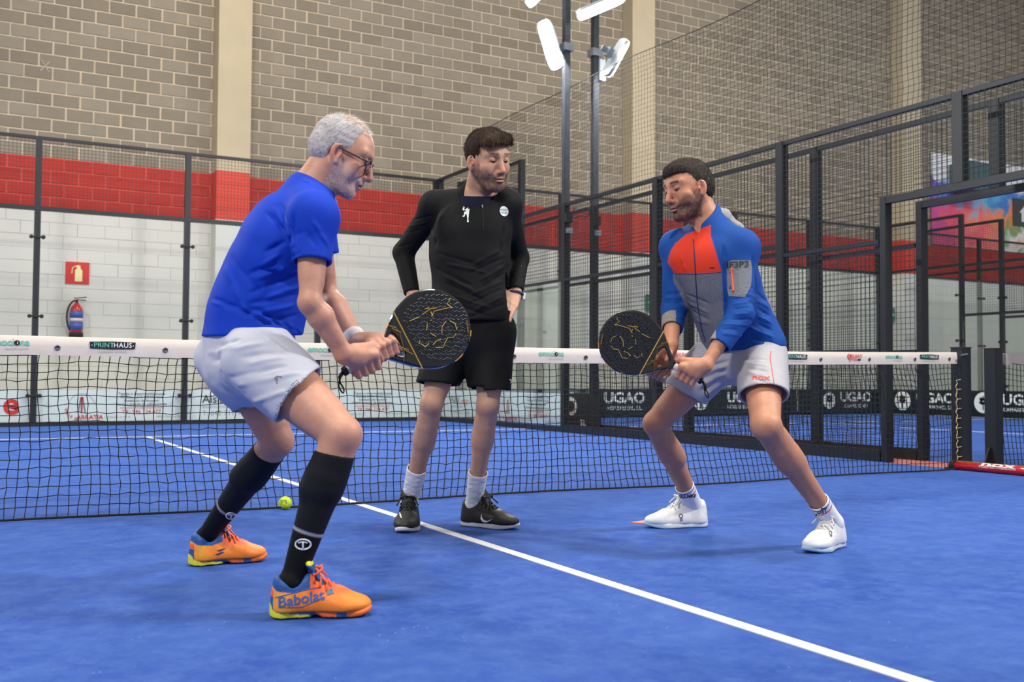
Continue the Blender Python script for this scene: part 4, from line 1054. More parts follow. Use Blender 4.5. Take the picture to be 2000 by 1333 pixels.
def torso(F, J, infl=0.0, q=1.4, belly=0.0, k=.05, sh_r=.054):
    """ribcage, waist, pelvis and shoulder girdle between the joints"""
    pel, che, nk, L, Fv = J['pel'], J['chest'], J['neck'], J['lat'], J['front']
    low = pel + (che - pel) * .45
    F.add(econe(che - (che - pel) * .18, che + (nk - che) * .3, .118 + infl, .108 + infl, L, q), k)
    F.add(econe(low, che, .106 + belly + infl, .116 + infl, L, q * .93, q), k)
    F.add(econe(pel, low, .112 + infl, .106 + belly + infl, L, q, q * .93), k)
    if belly: F.add(ell(low + Fv * .05 - (che - pel) * .05, A3(.12, .09, .12) + infl, np.stack([L, Fv, np.cross(L, Fv)])), .06)
    F.add(cone(J['shR'], J['shL'], sh_r + infl, sh_r + infl), k)
    for sh in ('shR', 'shL'):
        F.add(cone(nk - unit(nk - che) * .03, J[sh] + unit(nk - che) * .0, .056 + infl, .048 + infl), k)
        F.add(ell(che + (J[sh] - che) * .45 + Fv * .065, A3(.08, .045, .07) + infl * .6, np.stack([L, Fv, np.cross(L, Fv)])), .05)
def grip_hand(F, wr, H, A, p, sense, hr=.017, s=1.0, el=None, thumb=True, spread=.0215, flat=False, curl=1.0):
    """fingers closed round a handle: A along the handle to the index side, p from the axis to the back of the hand"""
    A = unit(A); p = unit(p - A * (A @ p)); n = np.cross(A, p) * sense; R = hr + .008 * s; wr = np.asarray(wr, float)
    pos = lambda sa, ang, r: H + A * sa + (p * math.cos(math.radians(ang)) + n * math.sin(math.radians(ang))) * r
    nails = []
    for i in range(4):
        sa = (.034 - i * spread) * s; ln = (1, 1.06, 1, .86)[i]
        m = pos(sa * 1.02, 8, R + .016 * s); a = pos(sa, 78 * curl, R + .0125 * s * ln); b = pos(sa * .97 - .002, 150 * curl, R + .003 * s); t = pos(sa * .95 - .004, 212 * curl, R - .001)
        F.add(cone(m, a, .0112 * s, .0098 * s), .006); F.add(cone(a, b, .0096 * s, .0087 * s), .0035); F.add(cone(b, t, .0086 * s, .0072 * s), .003)
        F.add(ball(m, .0122 * s), .008); F.add(ball(a, .0104 * s), .004)
        F.add(cone(wr + (m - wr) * .08, m, .021 * s, .0125 * s), .014)
    F.add(cone(wr, wr + (H + p * (R + .012) - wr) * .6, .025 * s, .03 * s), .02)
    if thumb:
        b0 = wr + (H - wr) * .3 + A * .024 * s - n * .012 * s; b1 = pos(.044 * s, -38, R + .015 * s); b2 = pos(.057 * s, -100, R + .006 * s); b3 = pos(.066 * s, -150, R + .001)
        F.add(cone(b0, b1, .019 * s, .0135 * s), .014); F.add(cone(b1, b2, .0128 * s, .0108 * s), .006); F.add(cone(b2, b3, .0106 * s, .0085 * s), .004); F.add(ball(b1, .0138 * s), .006)
def strands(me, mask, dirf, length, w, n, seed, cols, name, parent, mname, lift=.2, jit=.1):
    """short hair drawn as thin tapered blades rooted on a surface"""
    r_ = np.random.RandomState(seed); co = get_co(me); no = get_no(me); idx = np.where(mask)[0]
    pick = r_.choice(idx, n); P = co[pick] + r_.normal(0, .0015, (n, 3)); N = no[pick]
    D = dirf(P, N); D = D - N * (D * N).sum(1)[:, None]; D = D / (np.linalg.norm(D, axis=1)[:, None] + 1e-6); D = D * (1 - lift) + N * lift + r_.normal(0, jit, (n, 3)); D /= np.linalg.norm(D, axis=1)[:, None]
    ln = length * r_.uniform(.55, 1.15, n); S = np.cross(D, N + r_.normal(0, .3, (n, 3))); S /= np.linalg.norm(S, axis=1)[:, None] + 1e-9
    P = P - N * .001; mid = P + D * (ln * .55)[:, None] + N * (ln * .05)[:, None]; tip = P + D * ln[:, None] - N * (ln * .02)[:, None]
    V = np.stack([P - S * w, P + S * w, mid + S * w * .8, mid - S * w * .8, tip], 1).reshape(-1, 3); b = np.arange(n) * 5
    Fq = [(i, i + 1, i + 2, i + 3) for i in b] + [(i + 3, i + 2, i + 4) for i in b]
    m2 = bpy.data.meshes.new(name); m2.from_pydata(V.tolist(), [], Fq); c = np.asarray(cols)[r_.randint(0, len(cols), n)] * r_.uniform(.88, 1.1, (n, 1))
    set_col(m2, np.repeat(c, 5, 0)); m2.polygons.foreach_set('use_smooth', [True] * len(m2.polygons))
    o = link_mesh(name, m2, mname, parent); o['kind'] = 'stuff'; return o
M_SKIN = mat_col('skin', .52, .18, 260, .12, .05, 60, .45)
M_CLOTH = mat_col('sports_fabric', .75, .12, 900, 0, .04, 200, .22)
M_HAIR = mat_col('hair', .68, 0, 400, 0, .1, 200, .18)
M_SHOE = mat_col('shoe_synthetic', .5, .2, 500, 0, .06, 120, .45)
# ================================================================== shoes (local: x to the toe, y to the outer side, z up)
def slab2d(segs, z0, z1, rnd=.006, rock=.014, heel=0.006):
    """sole: union of tapered discs in plan, between two heights, toe and heel slightly sprung"""
    def f(X, Y, Z):
        d = None
        for (ax_, ay, ra), (bx_, by, rb) in segs:
            vx, vy = bx_ - ax_, by - ay; L2 = vx * vx + vy * vy; x = X - f32(ax_); y = Y - f32(ay)
            t = np.clip((x * f32(vx) + y * f32(vy)) / f32(L2), 0, 1); e = np.sqrt((x - t * f32(vx)) ** 2 + (y - t * f32(vy)) ** 2) - (f32(ra) + t * f32(rb - ra))
            d = e if d is None else np.minimum(d, e)
        lift = f32(rock) * np.maximum((X - f32(.215)) / f32(.085), 0) ** 2 + f32(heel) * np.maximum((f32(.04) - X) / f32(.05), 0) ** 2
        zz = z1 if callable(z1) else (lambda x: f32(z1)); top = zz(X); mid = (top + f32(z0)) / 2; h = (top - f32(z0)) / 2
        w = np.abs(Z - lift - mid) - h; d = d + f32(rnd); w = w + f32(rnd)
        return np.minimum(np.maximum(d, w), 0) + np.sqrt(np.maximum(d, 0) ** 2 + np.maximum(w, 0) ** 2) - f32(rnd)
    return A3(-.02, -.08, -.01), A3(.33, .08, .1), f
FOOT = [((.036, 0, .036), (.12, .002, .033)), ((.12, .002, .033), (.205, .004, .048)), ((.205, .004, .048), (.255, -.006, .037)), ((.255, -.006, .037), (.268, -.008, .030))]
def make_shoe(style):
    parts = {}
    F = Field((-.02, -.08, -.01), (.33, .08, .10), .003)
    F.add(slab2d(FOOT, 0, (lambda X: f32(.030) + f32(.010) * np.clip((f32(.12) - X) / f32(.12), 0, 1) - f32(.013) * np.clip((X - f32(.17)) / f32(.09), 0, 1))), .002)
    if style == 'orange': F.sub(cone((.135, -.09, -.012), (.135, .09, -.012), .02, .02), .01)
    me = F.mesh('sole'); parts['sole'] = me
    F = Field((-.03, -.08, .0), (.33, .08, .17), .003)
    F.add(econe((.040, 0, .03), (.046, 0, .085), .037, .035, (1, 0, 0), 1.05), .02)
    F.add(econe((.06, 0, .035), (.20, .003, .03), .037, .040, (0, 1, 0), 1.0, 1.1), .03)
    F.add(ell((.226, -.003, .030), (.0705, .0445, .030)), .03)
    F.add(econe((.085, 0, .075), (.19, .001, .05), .034, .026, (0, 1, 0), .9, 1.15), .03)
    F.add(cone((.034, 0, .07), (.03, 0, .1), .022, .012), .02)
    F.add(cone((.115, 0, .10), (.13, 0, .09), .024, .024), .025)
    F.sub(econe((.066, 0, .19), (.064, 0, .075), .040, .0315, (1, 0, 0), 1.1), .006)
    F.sub(econe((.02, 0, .155), (.12, 0, .155), .034, .03, (0, 1, 0), 1.6), .01)
    F.keep((0, 0, .018), (0, 0, -1)); parts['upper'] = F.mesh('upper')
    F = Field((.06, -.06, .06), (.2, .06, .19), .003)
    F.add(econe((.112, 0, .145), (.16, 0, .075), .010, .010, (0, 1, 0), 2.8, 2.2), .005)
    F.add(econe((.108, 0, .15), (.116, 0, .138), .011, .011, (0, 1, 0), 2.4), .006); parts['tongue'] = F.mesh('tongue')
    mb = MB()
    zs = [(.128, .113), (.146, .100), (.164, .088), (.182, .077)]
    for i, (x, z) in enumerate(zs):
        g = 1 if i % 2 else -1
        x2, z2 = zs[min(i + 1, 3)]
        mb.tube([(x, -.03, z - .016), (x + .001, -.016, z + .004), (x + .003, 0, z + .009), (x2, .016, z2 + .004), (x2, .03, z2 - .016)], .0036, 6)
        mb.tube([(x, .03, z - .016), (x + .001, .016, z + .005), (x + .003, 0, z + .011), (x2, -.016, z2 + .005), (x2, -.03, z2 - .016)], .0036, 6)
    for g in (-1, 1):
        mb.tube([(.122, 0, .128)] + [(.124 + .03 * math.sin(t) * .9, g * (.03 * (1 - math.cos(t)) * .55), .128 - .004 * t + .012 * math.sin(t)) for t in np.linspace(.3, 3.0, 9)] + [(.124, 0, .127)], .0032, 6)
        mb.tube([(.122, 0, .128), (.135, g * .02, .132), (.155, g * .035, .11), (.165, g * .042, .098)], .003, 6)
    mb.lathe((.122, 0, .124), (0, 0, 1), [(0, .005), (.004, .008), (.009, .005)], 8)
    parts['laces'] = mb.mesh('laces')
    # colours
    co = get_co(parts['sole']); x, y, z = co.T
    if style == 'orange':
        c = np.tile(lin(62, 86, 138), (len(co), 1))
        c[(x < .12) & (z < .022 - .11 * x + .9 * np.maximum(.022 - x, 0))] = lin(226, 226, 50)
        xx = x + (z - .015) * .9; c[(xx > .135) & (xx < .192) & (z < .028)] = lin(240, 112, 58); c[(x > .192) & (x < .222)] = lin(56, 92, 140); c[x > .222] = lin(240, 116, 50)
        c[(z < .004)] = lin(30, 40, 70)
    elif style == 'black':
        c = np.tile(lin(222, 222, 222), (len(co), 1)); c[z < .006] = lin(196, 206, 216)
    else:
        c = np.tile(lin(228, 230, 228), (len(co), 1)); t = sstep(.18, .28, x)[:, None]; c = c * (1 - t) + lin(176, 208, 226) * t
        t = (sstep(.01, .004, z) * .7)[:, None]; c = c * (1 - t) + lin(150, 200, 226) * t
        c[(x < .045) & (z > .034)] = lin(70, 70, 84)
    set_col(parts['sole'], c)
    co = get_co(parts['upper']); x, y, z = co.T
    if style == 'orange':
        c = np.tile(lin(244, 134, 44), (len(co), 1)); t = sstep(.09, .03, x)[:, None]; c = c * (1 - t) + lin(238, 158, 48) * t
        t = sstep(.105, .125, x)[:, None] * sstep(.06, .075, z)[:, None]; c = c * (1 - t) + lin(244, 104, 46) * t
        line = .083 - .10 * np.clip(x - .02, 0, .05) + .25 * np.clip(x - .075, 0, .06) + .9 * np.clip(.02 - x, 0, .05); rim = z > line - .006
        c[rim & (x < .118)] = lin(20, 78, 148); c[(x < .012) & (z < .075)] = lin(24, 84, 150)
        c[(x < .013) & (z > .06) & (z < .078)] = lin(240, 96, 60)
    elif style == 'black':
        c = np.tile(lin(26, 26, 28), (len(co), 1)); t = (vnoise(co, 400, 4) > .3)[:, None] * .35; c = c * (1 - t) + lin(46, 46, 48) * t
    else:
        c = np.tile(lin(228, 227, 224), (len(co), 1)); t = sstep(.22, .27, x)[:, None] * .6; c = c * (1 - t) + lin(206, 220, 228) * t
    set_col(parts['upper'], c)
    co = get_co(parts['tongue'])
    c = np.tile({'orange': lin(30, 86, 150), 'black': lin(22, 22, 24), 'white': lin(224, 224, 222)}[style], (len(co), 1))
    if style == 'orange': c[(co[:, 2] > .145)] = lin(228, 222, 40)
    set_col(parts['tongue'], c)
    set_col(parts['laces'], np.tile({'orange': lin(246, 108, 52), 'black': lin(20, 20, 20), 'white': lin(222, 220, 212)}[style], (len(parts['laces'].vertices), 1)))
    parts['laces'].polygons.foreach_set('use_smooth', [True] * len(parts['laces'].polygons))
    return parts
SHOES = {k: make_shoe(k) for k in ('orange', 'black', 'white')}
def put_shoe(style, parent, heel, toe, mirror=1, wide=1.12, length=None, roll=0.0, label=None):
    """heel / toe: floor points; mirror -1 for the other foot"""
    heel = np.asarray(heel, float); toe = np.asarray(toe, float); X = toe - heel; L = np.linalg.norm(X); X = X / L; s = (length or L) / .298
    Z = A3(0, 0, 1); Z = unit(Z - X * (X @ Z)); Y = np.cross(Z, X) * mirror
    M = np.stack([X, Y * wide, Z * 1.06]) * s; root = None
    for nm in ('upper', 'sole', 'tongue', 'laces'):
        me = SHOES[style][nm].copy(); co = get_co(me); set_co(me, heel + co @ M + A3(0, 0, .001))
        if mirror * 1 < 0: me.flip_normals()
        if nm == 'upper':
            root = link_mesh('shoe', me, M_SHOE, parent)
        else:
            o = link_mesh(nm, me, M_SHOE); o.parent = root; o.matrix_parent_inverse = root.matrix_parent_inverse.copy() if False else Matrix.Identity(4)
            o.matrix_parent_inverse = (root.matrix_parent_inverse.inverted() @ root.matrix_parent_inverse)
            o.matrix_parent_inverse = Matrix.Identity(4)
        if nm == 'upper' and label: root['label'] = label
    return root
def person_root(base, label):
    return empty('person', tuple(base), label, 'person')
def bbox(pts, m): P = np.array(pts); return P.min(0) - m, P.max(0) + m
def jl(J): return [J[k] for k in J if k not in ('lat', 'front', 'pel') and isinstance(J[k], np.ndarray) and J[k].shape == (3,)]
def sub_child(o, parent):
    o.parent = parent; o.matrix_parent_inverse = Matrix.Identity(4); return o
def cuff_cut(F, a, b, t, n=None, near=.14, inner=None, depth=.035, gap=.004):
    """end a sleeve or trouser leg at fraction t of a->b and hollow the opening"""
    a = np.asarray(a, float); b = np.asarray(b, float); p = a + (b - a) * t; n = unit(b - a) if n is None else unit(n)
    F.keep(p, n, .005, near)
    v = unit(b - a)
    if inner: F.sub(cone(p - v * depth, p + v * .05, inner, inner + .002), .006)
def hair_cap(c, R, s, shape, cut, step=.003, noise=.004, nscale=60, seed=1, stretch=(1, 1, 1), m=.15):
    W = lambda x, y, z: c + s * (R[0] * x + R[1] * y + R[2] * z)
    F = Field(c - m, c + m, step)
    shape(F, W)
    me = None
    # keep only above the hairline, given in head space
    X, Y, Z = np.meshgrid(*F.ax, indexing='ij'); P = np.stack([X - c[0], Y - c[1], Z - c[2]], -1) @ R.T.astype(f32) / s
    F.D = np.maximum(F.D, cut(P[..., 0], P[..., 1], P[..., 2]).astype(f32) * s)
    me = F.mesh('hair'); co = get_co(me); no = get_no(me); Q = (co - c) @ R.T
    set_co(me, co + no * (vnoise(Q * np.array(stretch), nscale, seed) * noise + vnoise(Q * np.array(stretch), nscale * 2.3, seed + 1) * noise * .5)[:, None]); return me

# ================================================================== the standing player in black
def player_black():
    T = 4.60
    J = dict(pel=PX(920, 640, 4.62), chest=PX(917, 470, 4.66), neck=PX(935, 378, 4.70),
             shR=PX(850, 404, 4.70), elR=PX(788, 494, 4.80), wrR=PX(806, 580, 4.70), shL=PX(988, 400, 4.66), elL=PX(1013, 505, 4.80), wrL=PX(1006, 576, 4.68),
             hipR=PX(887, 648, 4.63), knR=PX(843, 788, 4.50), anR=PX(804, 962, 4.58), hipL=PX(962, 648, 4.62), knL=PX(953, 792, 4.53), anL=PX(937, 970, 4.65))
    tR = G(792, 1044); hR_ = tR + unit((G(806, 1008) - tR)) * .31; tL = G(1012, 1036); hL = tL + unit(G(903, 1026) - tL) * .305
    J['anR'] = hR_ + (tR - hR_) * .21 + A3(0, 0, .1); J['anL'] = hL + (tL - hL) * .21 + A3(0, 0, .1)
    J['lat'] = unit(J['shL'] - J['shR']); J['front'] = unit(-CD * .95 + CR * .27 - CU * .0)
    hc = PX(951, 318, 4.58); hR = frame(-CD * .76 + CR * .62 - CU * .22, CU * 1.0 + CR * .02 - CD * .2); hs = 1.06
    base = (J['anR'] + J['anL']) / 2; base[2] = 0
    root = person_root(base, 'person standing in black sweatshirt and shorts, hands on hips, before the net')
    lo, hi = bbox(jl(J) + [hc], .2); lo[2] = .06
    F = Field(lo, hi, .006, [(hc - .15, hc + .15, .0028), (J['wrL'] - .1, J['wrL'] + .1, .0035), (J['wrR'] - .1, J['wrR'] + .1, .0035)])
    torso(F, J, -.008, 1.32)
    for q in 'RL':
        arm(F, J['sh' + q], J['el' + q], J['wr' + q], 1.0); leg(F, J['hip' + q], J['kn' + q], J['an' + q], unit(-CD + CR * (-.25 if q == 'R' else .2)), 1.1, st=1.02, sa=1.0)
    W = head_prims(F, hc, hR, hs, neck=J['neck'] + A3(0, 0, .0), nr=.056, jaw=1.05)
    # hands resting on the hips, fingers to the front
    for q, tgt, dv in (('R', PX(848, 612, 4.56), 1), ('L', PX(982, 612, 4.55), -1)):
        wr = J['wr' + q]; v = unit(tgt - wr); up_ = unit(np.cross(v, CD)); up_ = up_ if up_[2] > 0 else -up_; nrm = unit(np.cross(v, up_))
        for i in range(4):
            off = up_ * (.026 - i * .019); m = wr + v * .078 + off; a = m + v * .036 - A3(0, 0, .006); b = a + v * .022 - A3(0, 0, .01) - CD * .004; t = b + v * .014 - A3(0, 0, .012)
            F.add(cone(wr + off * .4, m, .019, .0125), .014); F.add(cone(m, a, .0112, .0098), .005); F.add(cone(a, b, .0096, .0088), .003); F.add(cone(b, t, .0086, .0075), .003)
        F.add(cone(wr + up_ * .016, wr + v * .05 + up_ * .045, .017, .013), .012); F.add(cone(wr + v * .05 + up_ * .045, wr + v * .075 + up_ * .05 + CD * .01, .0125, .0105), .006); F.add(cone(wr + v * .075 + up_ * .05 + CD * .01, wr + v * .1 + up_ * .045 + CD * .015, .0105, .0085), .004)
    me = F.mesh('body')
    skin = lin(194, 148, 120)
    beard = lin(72, 54, 44)
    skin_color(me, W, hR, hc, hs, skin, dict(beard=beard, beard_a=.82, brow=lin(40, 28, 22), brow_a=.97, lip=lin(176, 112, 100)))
    body = link_mesh('body', me, M_SKIN, root)
    def shape(F, W):
        F.add(ell(W(0, -.012, .052), A3(.0795, .103, .091) * hs, hR), .01); F.add(ell(W(0, .03, .085), A3(.072, .07, .055) * hs, hR), .03)
        F.add(cone(W(.05, .06, .10), W(-.045, .075, .085), .026 * hs, .03 * hs), .02)
        F.sub(ell(W(0, .06, -.035), A3(.062, .09, .09) * hs, hR), .01)
    def cut(x, y, z):
        ax = np.abs(x); side = .018 - np.minimum(z, 9)            # below the temples
        line = np.where(y > .03, .087 - .25 * np.maximum(ax - .045, 0) - z, np.where(y > -.005, .028 - z - .8 * (y - .03) * 0, -.035 - z - .35 * (y + .005)))
        burn = np.where((y > .0) & (y < .034) & (ax > .05), -.012 - z, line)
        return np.minimum(line, burn)
    hm = hair_cap(hc, hR, hs, shape, cut, noise=.0018, nscale=50, stretch=(1.6, .5, 1))
    set_col(hm, lin(52, 38, 30) * (1 + .25 * vnoise(get_co(hm), 60, 5))[:, None])
    hair = link_mesh('hair', hm, M_HAIR, root)
    LL = (get_co(hm) - hc) @ hR.T / hs; msk = ~((LL[:, 1] > -.02) & (LL[:, 2] < .045) & (np.abs(LL[:, 0]) > .045))
    st = strands(hm, msk, lambda P, N: np.tile(hR[1] * .7 - hR[0] * .45 - hR[2] * .5, (len(P), 1)), .034, .0006, 11000, 3, [lin(58, 42, 32), lin(46, 34, 27), lin(74, 54, 38)], 'hair_strands', None, M_HAIR, .05, .035); sub_child(st, hair)
    co = get_co(me); L = (co - hc) @ hR.T / hs
    bmask = (L[:, 2] < -.05) & (L[:, 2] > -.125) & (L[:, 1] > -.01) & (np.linalg.norm(L, axis=1) < .16) & ~((np.abs(L[:, 2] + .0615) < .011) & (np.abs(L[:, 0]) < .024)) & ~((L[:, 2] > -.085) & (np.abs(L[:, 0]) < .035) & (L[:, 2] < -.07))
    bs = strands(me, bmask, lambda P, N: np.tile(-hR[2] + hR[1] * .2, (len(P), 1)), .006, .0005, 2600, 5, [lin(66, 48, 38), lin(90, 64, 46)], 'beard', root, M_HAIR, .25)
    # sweatshirt
    F = Field(*bbox([J[k] for k in ('pel', 'neck', 'shR', 'elR', 'wrR', 'shL', 'elL', 'wrL')], .2), .0045)
    torso(F, J, .008, 1.34, k=.05); F.add(econe(J['pel'] + A3(0, 0, .05), J['chest'], .122, .122, J['lat'], 1.36), .04)
    hem = PX(918, 629, 4.62); F.add(econe(J['pel'] + A3(0, 0, -.02), J['pel'] + A3(0, 0, .1), .128, .116, J['lat'], 1.36), .05)
    for q in 'RL':
        sh, el, wr = J['sh' + q], J['el' + q], J['wr' + q]
        F.add(ball(sh, .062), .04); F.add(cone(sh, el, .058, .048), .03); F.add(cone(el, wr, .048, .036), .02)
    F.keep(hem, (0, 0, -1), .006)
    F.sub(econe(hem + A3(0, 0, -.03), hem + A3(0, 0, .02), .118, .116, J['lat'], 1.36), .005)
    for q in 'RL': cuff_cut(F, J['el' + q], J['wr' + q], .93 if q == 'R' else .9, near=.09, inner=.03, depth=.02)
    nk = J['neck']; nv = unit(W(0, -.03, -.04) - nk)
    F.add(econe(nk - nv * .03, nk + nv * .03, .078, .070, J['lat'], 1.05), .03)
    F.keep(nk + nv * .03, nv * .9 + J['front'] * .42, .005, .1); neck_hole(F, J, nk, nv, .048, .014, .028, .007, .105)
    me = F.mesh('sweatshirt')
    r_ = random.Random(4); S = []
    set_col(me, np.tile(lin(14, 14, 16), (len(me.vertices), 1)))
    shirt = link_mesh('sweatshirt', me, M_CLOTH, root)
    for i in range(8):
        y = 498 + i * 15; S.append((855 + r_.uniform(-8, 20), y + r_.uniform(-5, 5), 930 + r_.uniform(-20, 30), y + 24 + r_.uniform(-8, 8), .010, .007 * (1 if i % 2 else -1)))
        S.append((982 + r_.uniform(-8, 4), y - 8, 925 + r_.uniform(-15, 20), y + 20, .010, .0065 * (-1 if i % 2 else 1)))
    for (x0, y0, x1, y1, n_) in ((770, 490, 806, 572, 9), (1000, 500, 1006, 570, 7), (825, 425, 785, 480, 5)):
        for i in range(n_):
            t = i / (n_ - 1); x = x0 + (x1 - x0) * t; y = y0 + (y1 - y0) * t; S.append((x - 17, y + 5, x + 19, y - 4, .007, .005 if i % 2 else -.005))
    S += [(846, 440, 852, 480, .014, -.008), (985, 440, 978, 500, .012, -.007), (880, 400, 858, 430, .012, .006)]
    pfolds(shirt, S)
    # navy undershirt collar
    F = Field(nk - .15, nk + .15, .004); torso(F, J, .0, 1.32); F.add(econe(nk - nv * .05, nk + nv * .05, .068, .0655, J['lat'], 1.0), .025)
    pt = PX(944, 389, 4.55); F.keep(pt, A3(0, 0, .93) + J['front'] * .36 + J['lat'] * -.12, .004); F.keep(nk - nv * .075, -nv); F.sub(cone(nk - nv * .01, nk + nv * .1, .02, .02), .004)
    for g in (-1, 1): F.keep(nk + J['lat'] * g * .095, J['lat'] * g, .004)
    me = F.mesh('undershirt'); set_col(me, np.tile(lin(18, 22, 46), (len(me.vertices), 1))); link_mesh('undershirt', me, M_CLOTH, root)
    # shorts
    F = Field(*bbox([J[k] for k in ('pel', 'hipR', 'knR', 'hipL', 'knL')], .2), .0045)
    F.add(econe(J['pel'] + A3(0, 0, -.05), J['pel'] + A3(0, 0, .07), .122, .114, J['lat'], 1.38), .04)
    for q, t0 in (('R', .80), ('L', .86)):
        h, k_ = J['hip' + q], J['kn' + q]; th = k_ - h; F.add(econe(h, h + th * .9, .106, .094, J['lat'], 1.0), .045)
    F.keep(J['pel'] + A3(0, 0, .1), (0, 0, 1), .005)
    cuff_cut(F, J['hipR'], J['knR'], .74, near=.16, inner=.083, n=A3(0, 0, -1) * .9 + unit(J['knR'] - J['hipR']) * .4); cuff_cut(F, J['hipL'], J['knL'], .80, near=.16, inner=.084, n=A3(0, 0, -1))
    F.sub(cone(PX(906, 800, 4.4), PX(906, 716, 4.8), .012, .012), .02)
    me = F.mesh('shorts'); drape(me, .0035, 14, (1, 1, .35), 3)
    set_col(me, np.tile(lin(12, 12, 14), (len(me.vertices), 1))); shorts = link_mesh('shorts', me, M_CLOTH, root)
    # socks
    for q, t0 in (('R', .63), ('L', .66)):
        kn, an = J['kn' + q], J['an' + q]; sh = an - kn
        F = Field(*bbox([kn + sh * .55, an + A3(0, 0, -.07)], .09), .003)
        F.add(cone(kn + sh * .55 , an, .049, .038), .01); F.add(cone(an, an + A3(0, 0, -.06), .038, .036), .02); F.keep(kn + sh * t0, -unit(sh) , .004); F.sub(cone(kn + sh * (t0 - .05), kn + sh * (t0 + .02), .041, .04), .003)
        me = F.mesh('sock'); co = get_co(me); no = get_no(me); t = (co - kn) @ unit(sh); set_co(me, co + no * (vnoise(co * A3(1, 1, 2.2), 40, 2) * .0016)[:, None])
        set_col(me, np.tile(lin(226, 226, 226), (len(co), 1))); link_mesh('sock', me, M_CLOTH, root)
    s1 = put_shoe('black', root, hR_, tR, 1); s2 = put_shoe('black', root, hL, tL, -1)
    D = Decals([s2]); D.shape([[(-13, 9), (-10, 1), (-4, -4), (4, -4), (15, 3), (3, -8), (-6, -9), (-13, -3)]], 950, 1014, .85, M_INKW, s2, ang=12, name='shoe_tick')
    D = Decals([s1]); D.shape([[(-3, 10), (-2, 0), (1, -8), (4, -10), (2, 0)]], 782, 1006, .8, M_INKW, s1, name='shoe_tick')
    # prints
    D = Decals([shirt])
    D.shape([[(-7, 12), (-9, 16), (-6, 19), (-2, 17), (-2, 12), (-4, 9), (-4, 6), (3, 9), (5, 11), (8, 14), (7, 22), (9, 22), (12, 13), (9, 2), (8, -8), (7, -18), (8, -26), (3, -26), (4, -18), (3, -8), (0, -4), (-3, -12), (-8, -13), (-8, -10), (-5, -9), (-4, 0), (1, 2), (-1, 5), (-6, 3), (-9, 7)]], 910, 415, .75, M_INKW, shirt, name='player_print', off=.003)
    D.shape([[(9 * math.cos(t), 10.5 * math.sin(t)) for t in np.linspace(0, 6.283, 25)[:-1]]], 984, 413, .95, M_INKW, shirt, ang=-12, name='club_badge', off=.003)
    D.text('BILBAO', 984, 410, 5, M_INKG, shirt, off=.0045); D.text('PADEL', 984, 416, 5, M_INKG, shirt, off=.0045)
    D.line([(942, 398), (944, 440), (943, 452)], .0016, M_BLACKINK, shirt, 'zip'); D.line([(942, 399), (943, 407)], .003, M_GALV, shirt, 'zip_pull', off=.003)
    Ds = Decals([shorts]); Ds.shape([[(-2, 4), (1, 4), (3, 1), (3, -3), (0, -4), (1, 0), (-1, 2)]], 996, 745, 1, M_INKW, shorts, name='shorts_print')
    # watch
    wr = J['wrL']; v = unit(J['wrL'] - J['elL']); p = wr + v * .002
    pts = [p + .034 * (unit(np.cross(v, CD)) * math.cos(t) * 1.1 + unit(np.cross(v, np.cross(v, CD))) * math.sin(t) * .92) for t in np.linspace(0, 6.283, 25)[:-1]]
    wo = MB().tube(pts, .007, 6, closed=True, ref=tuple(v)).build('watch', mat('dark_strap', (60, 62, 96), .5), root, True)
    q = p + unit(np.cross(v, CD)) * (.042 if np.cross(v, CD) @ CR > 0 else -.042); o = MB().obox(q, unit(np.cross(v, CD)) * .006, v * .017, CD * .015).build('watch_case', M_GALV); sub_child(o, wo)
    return root
player_black()
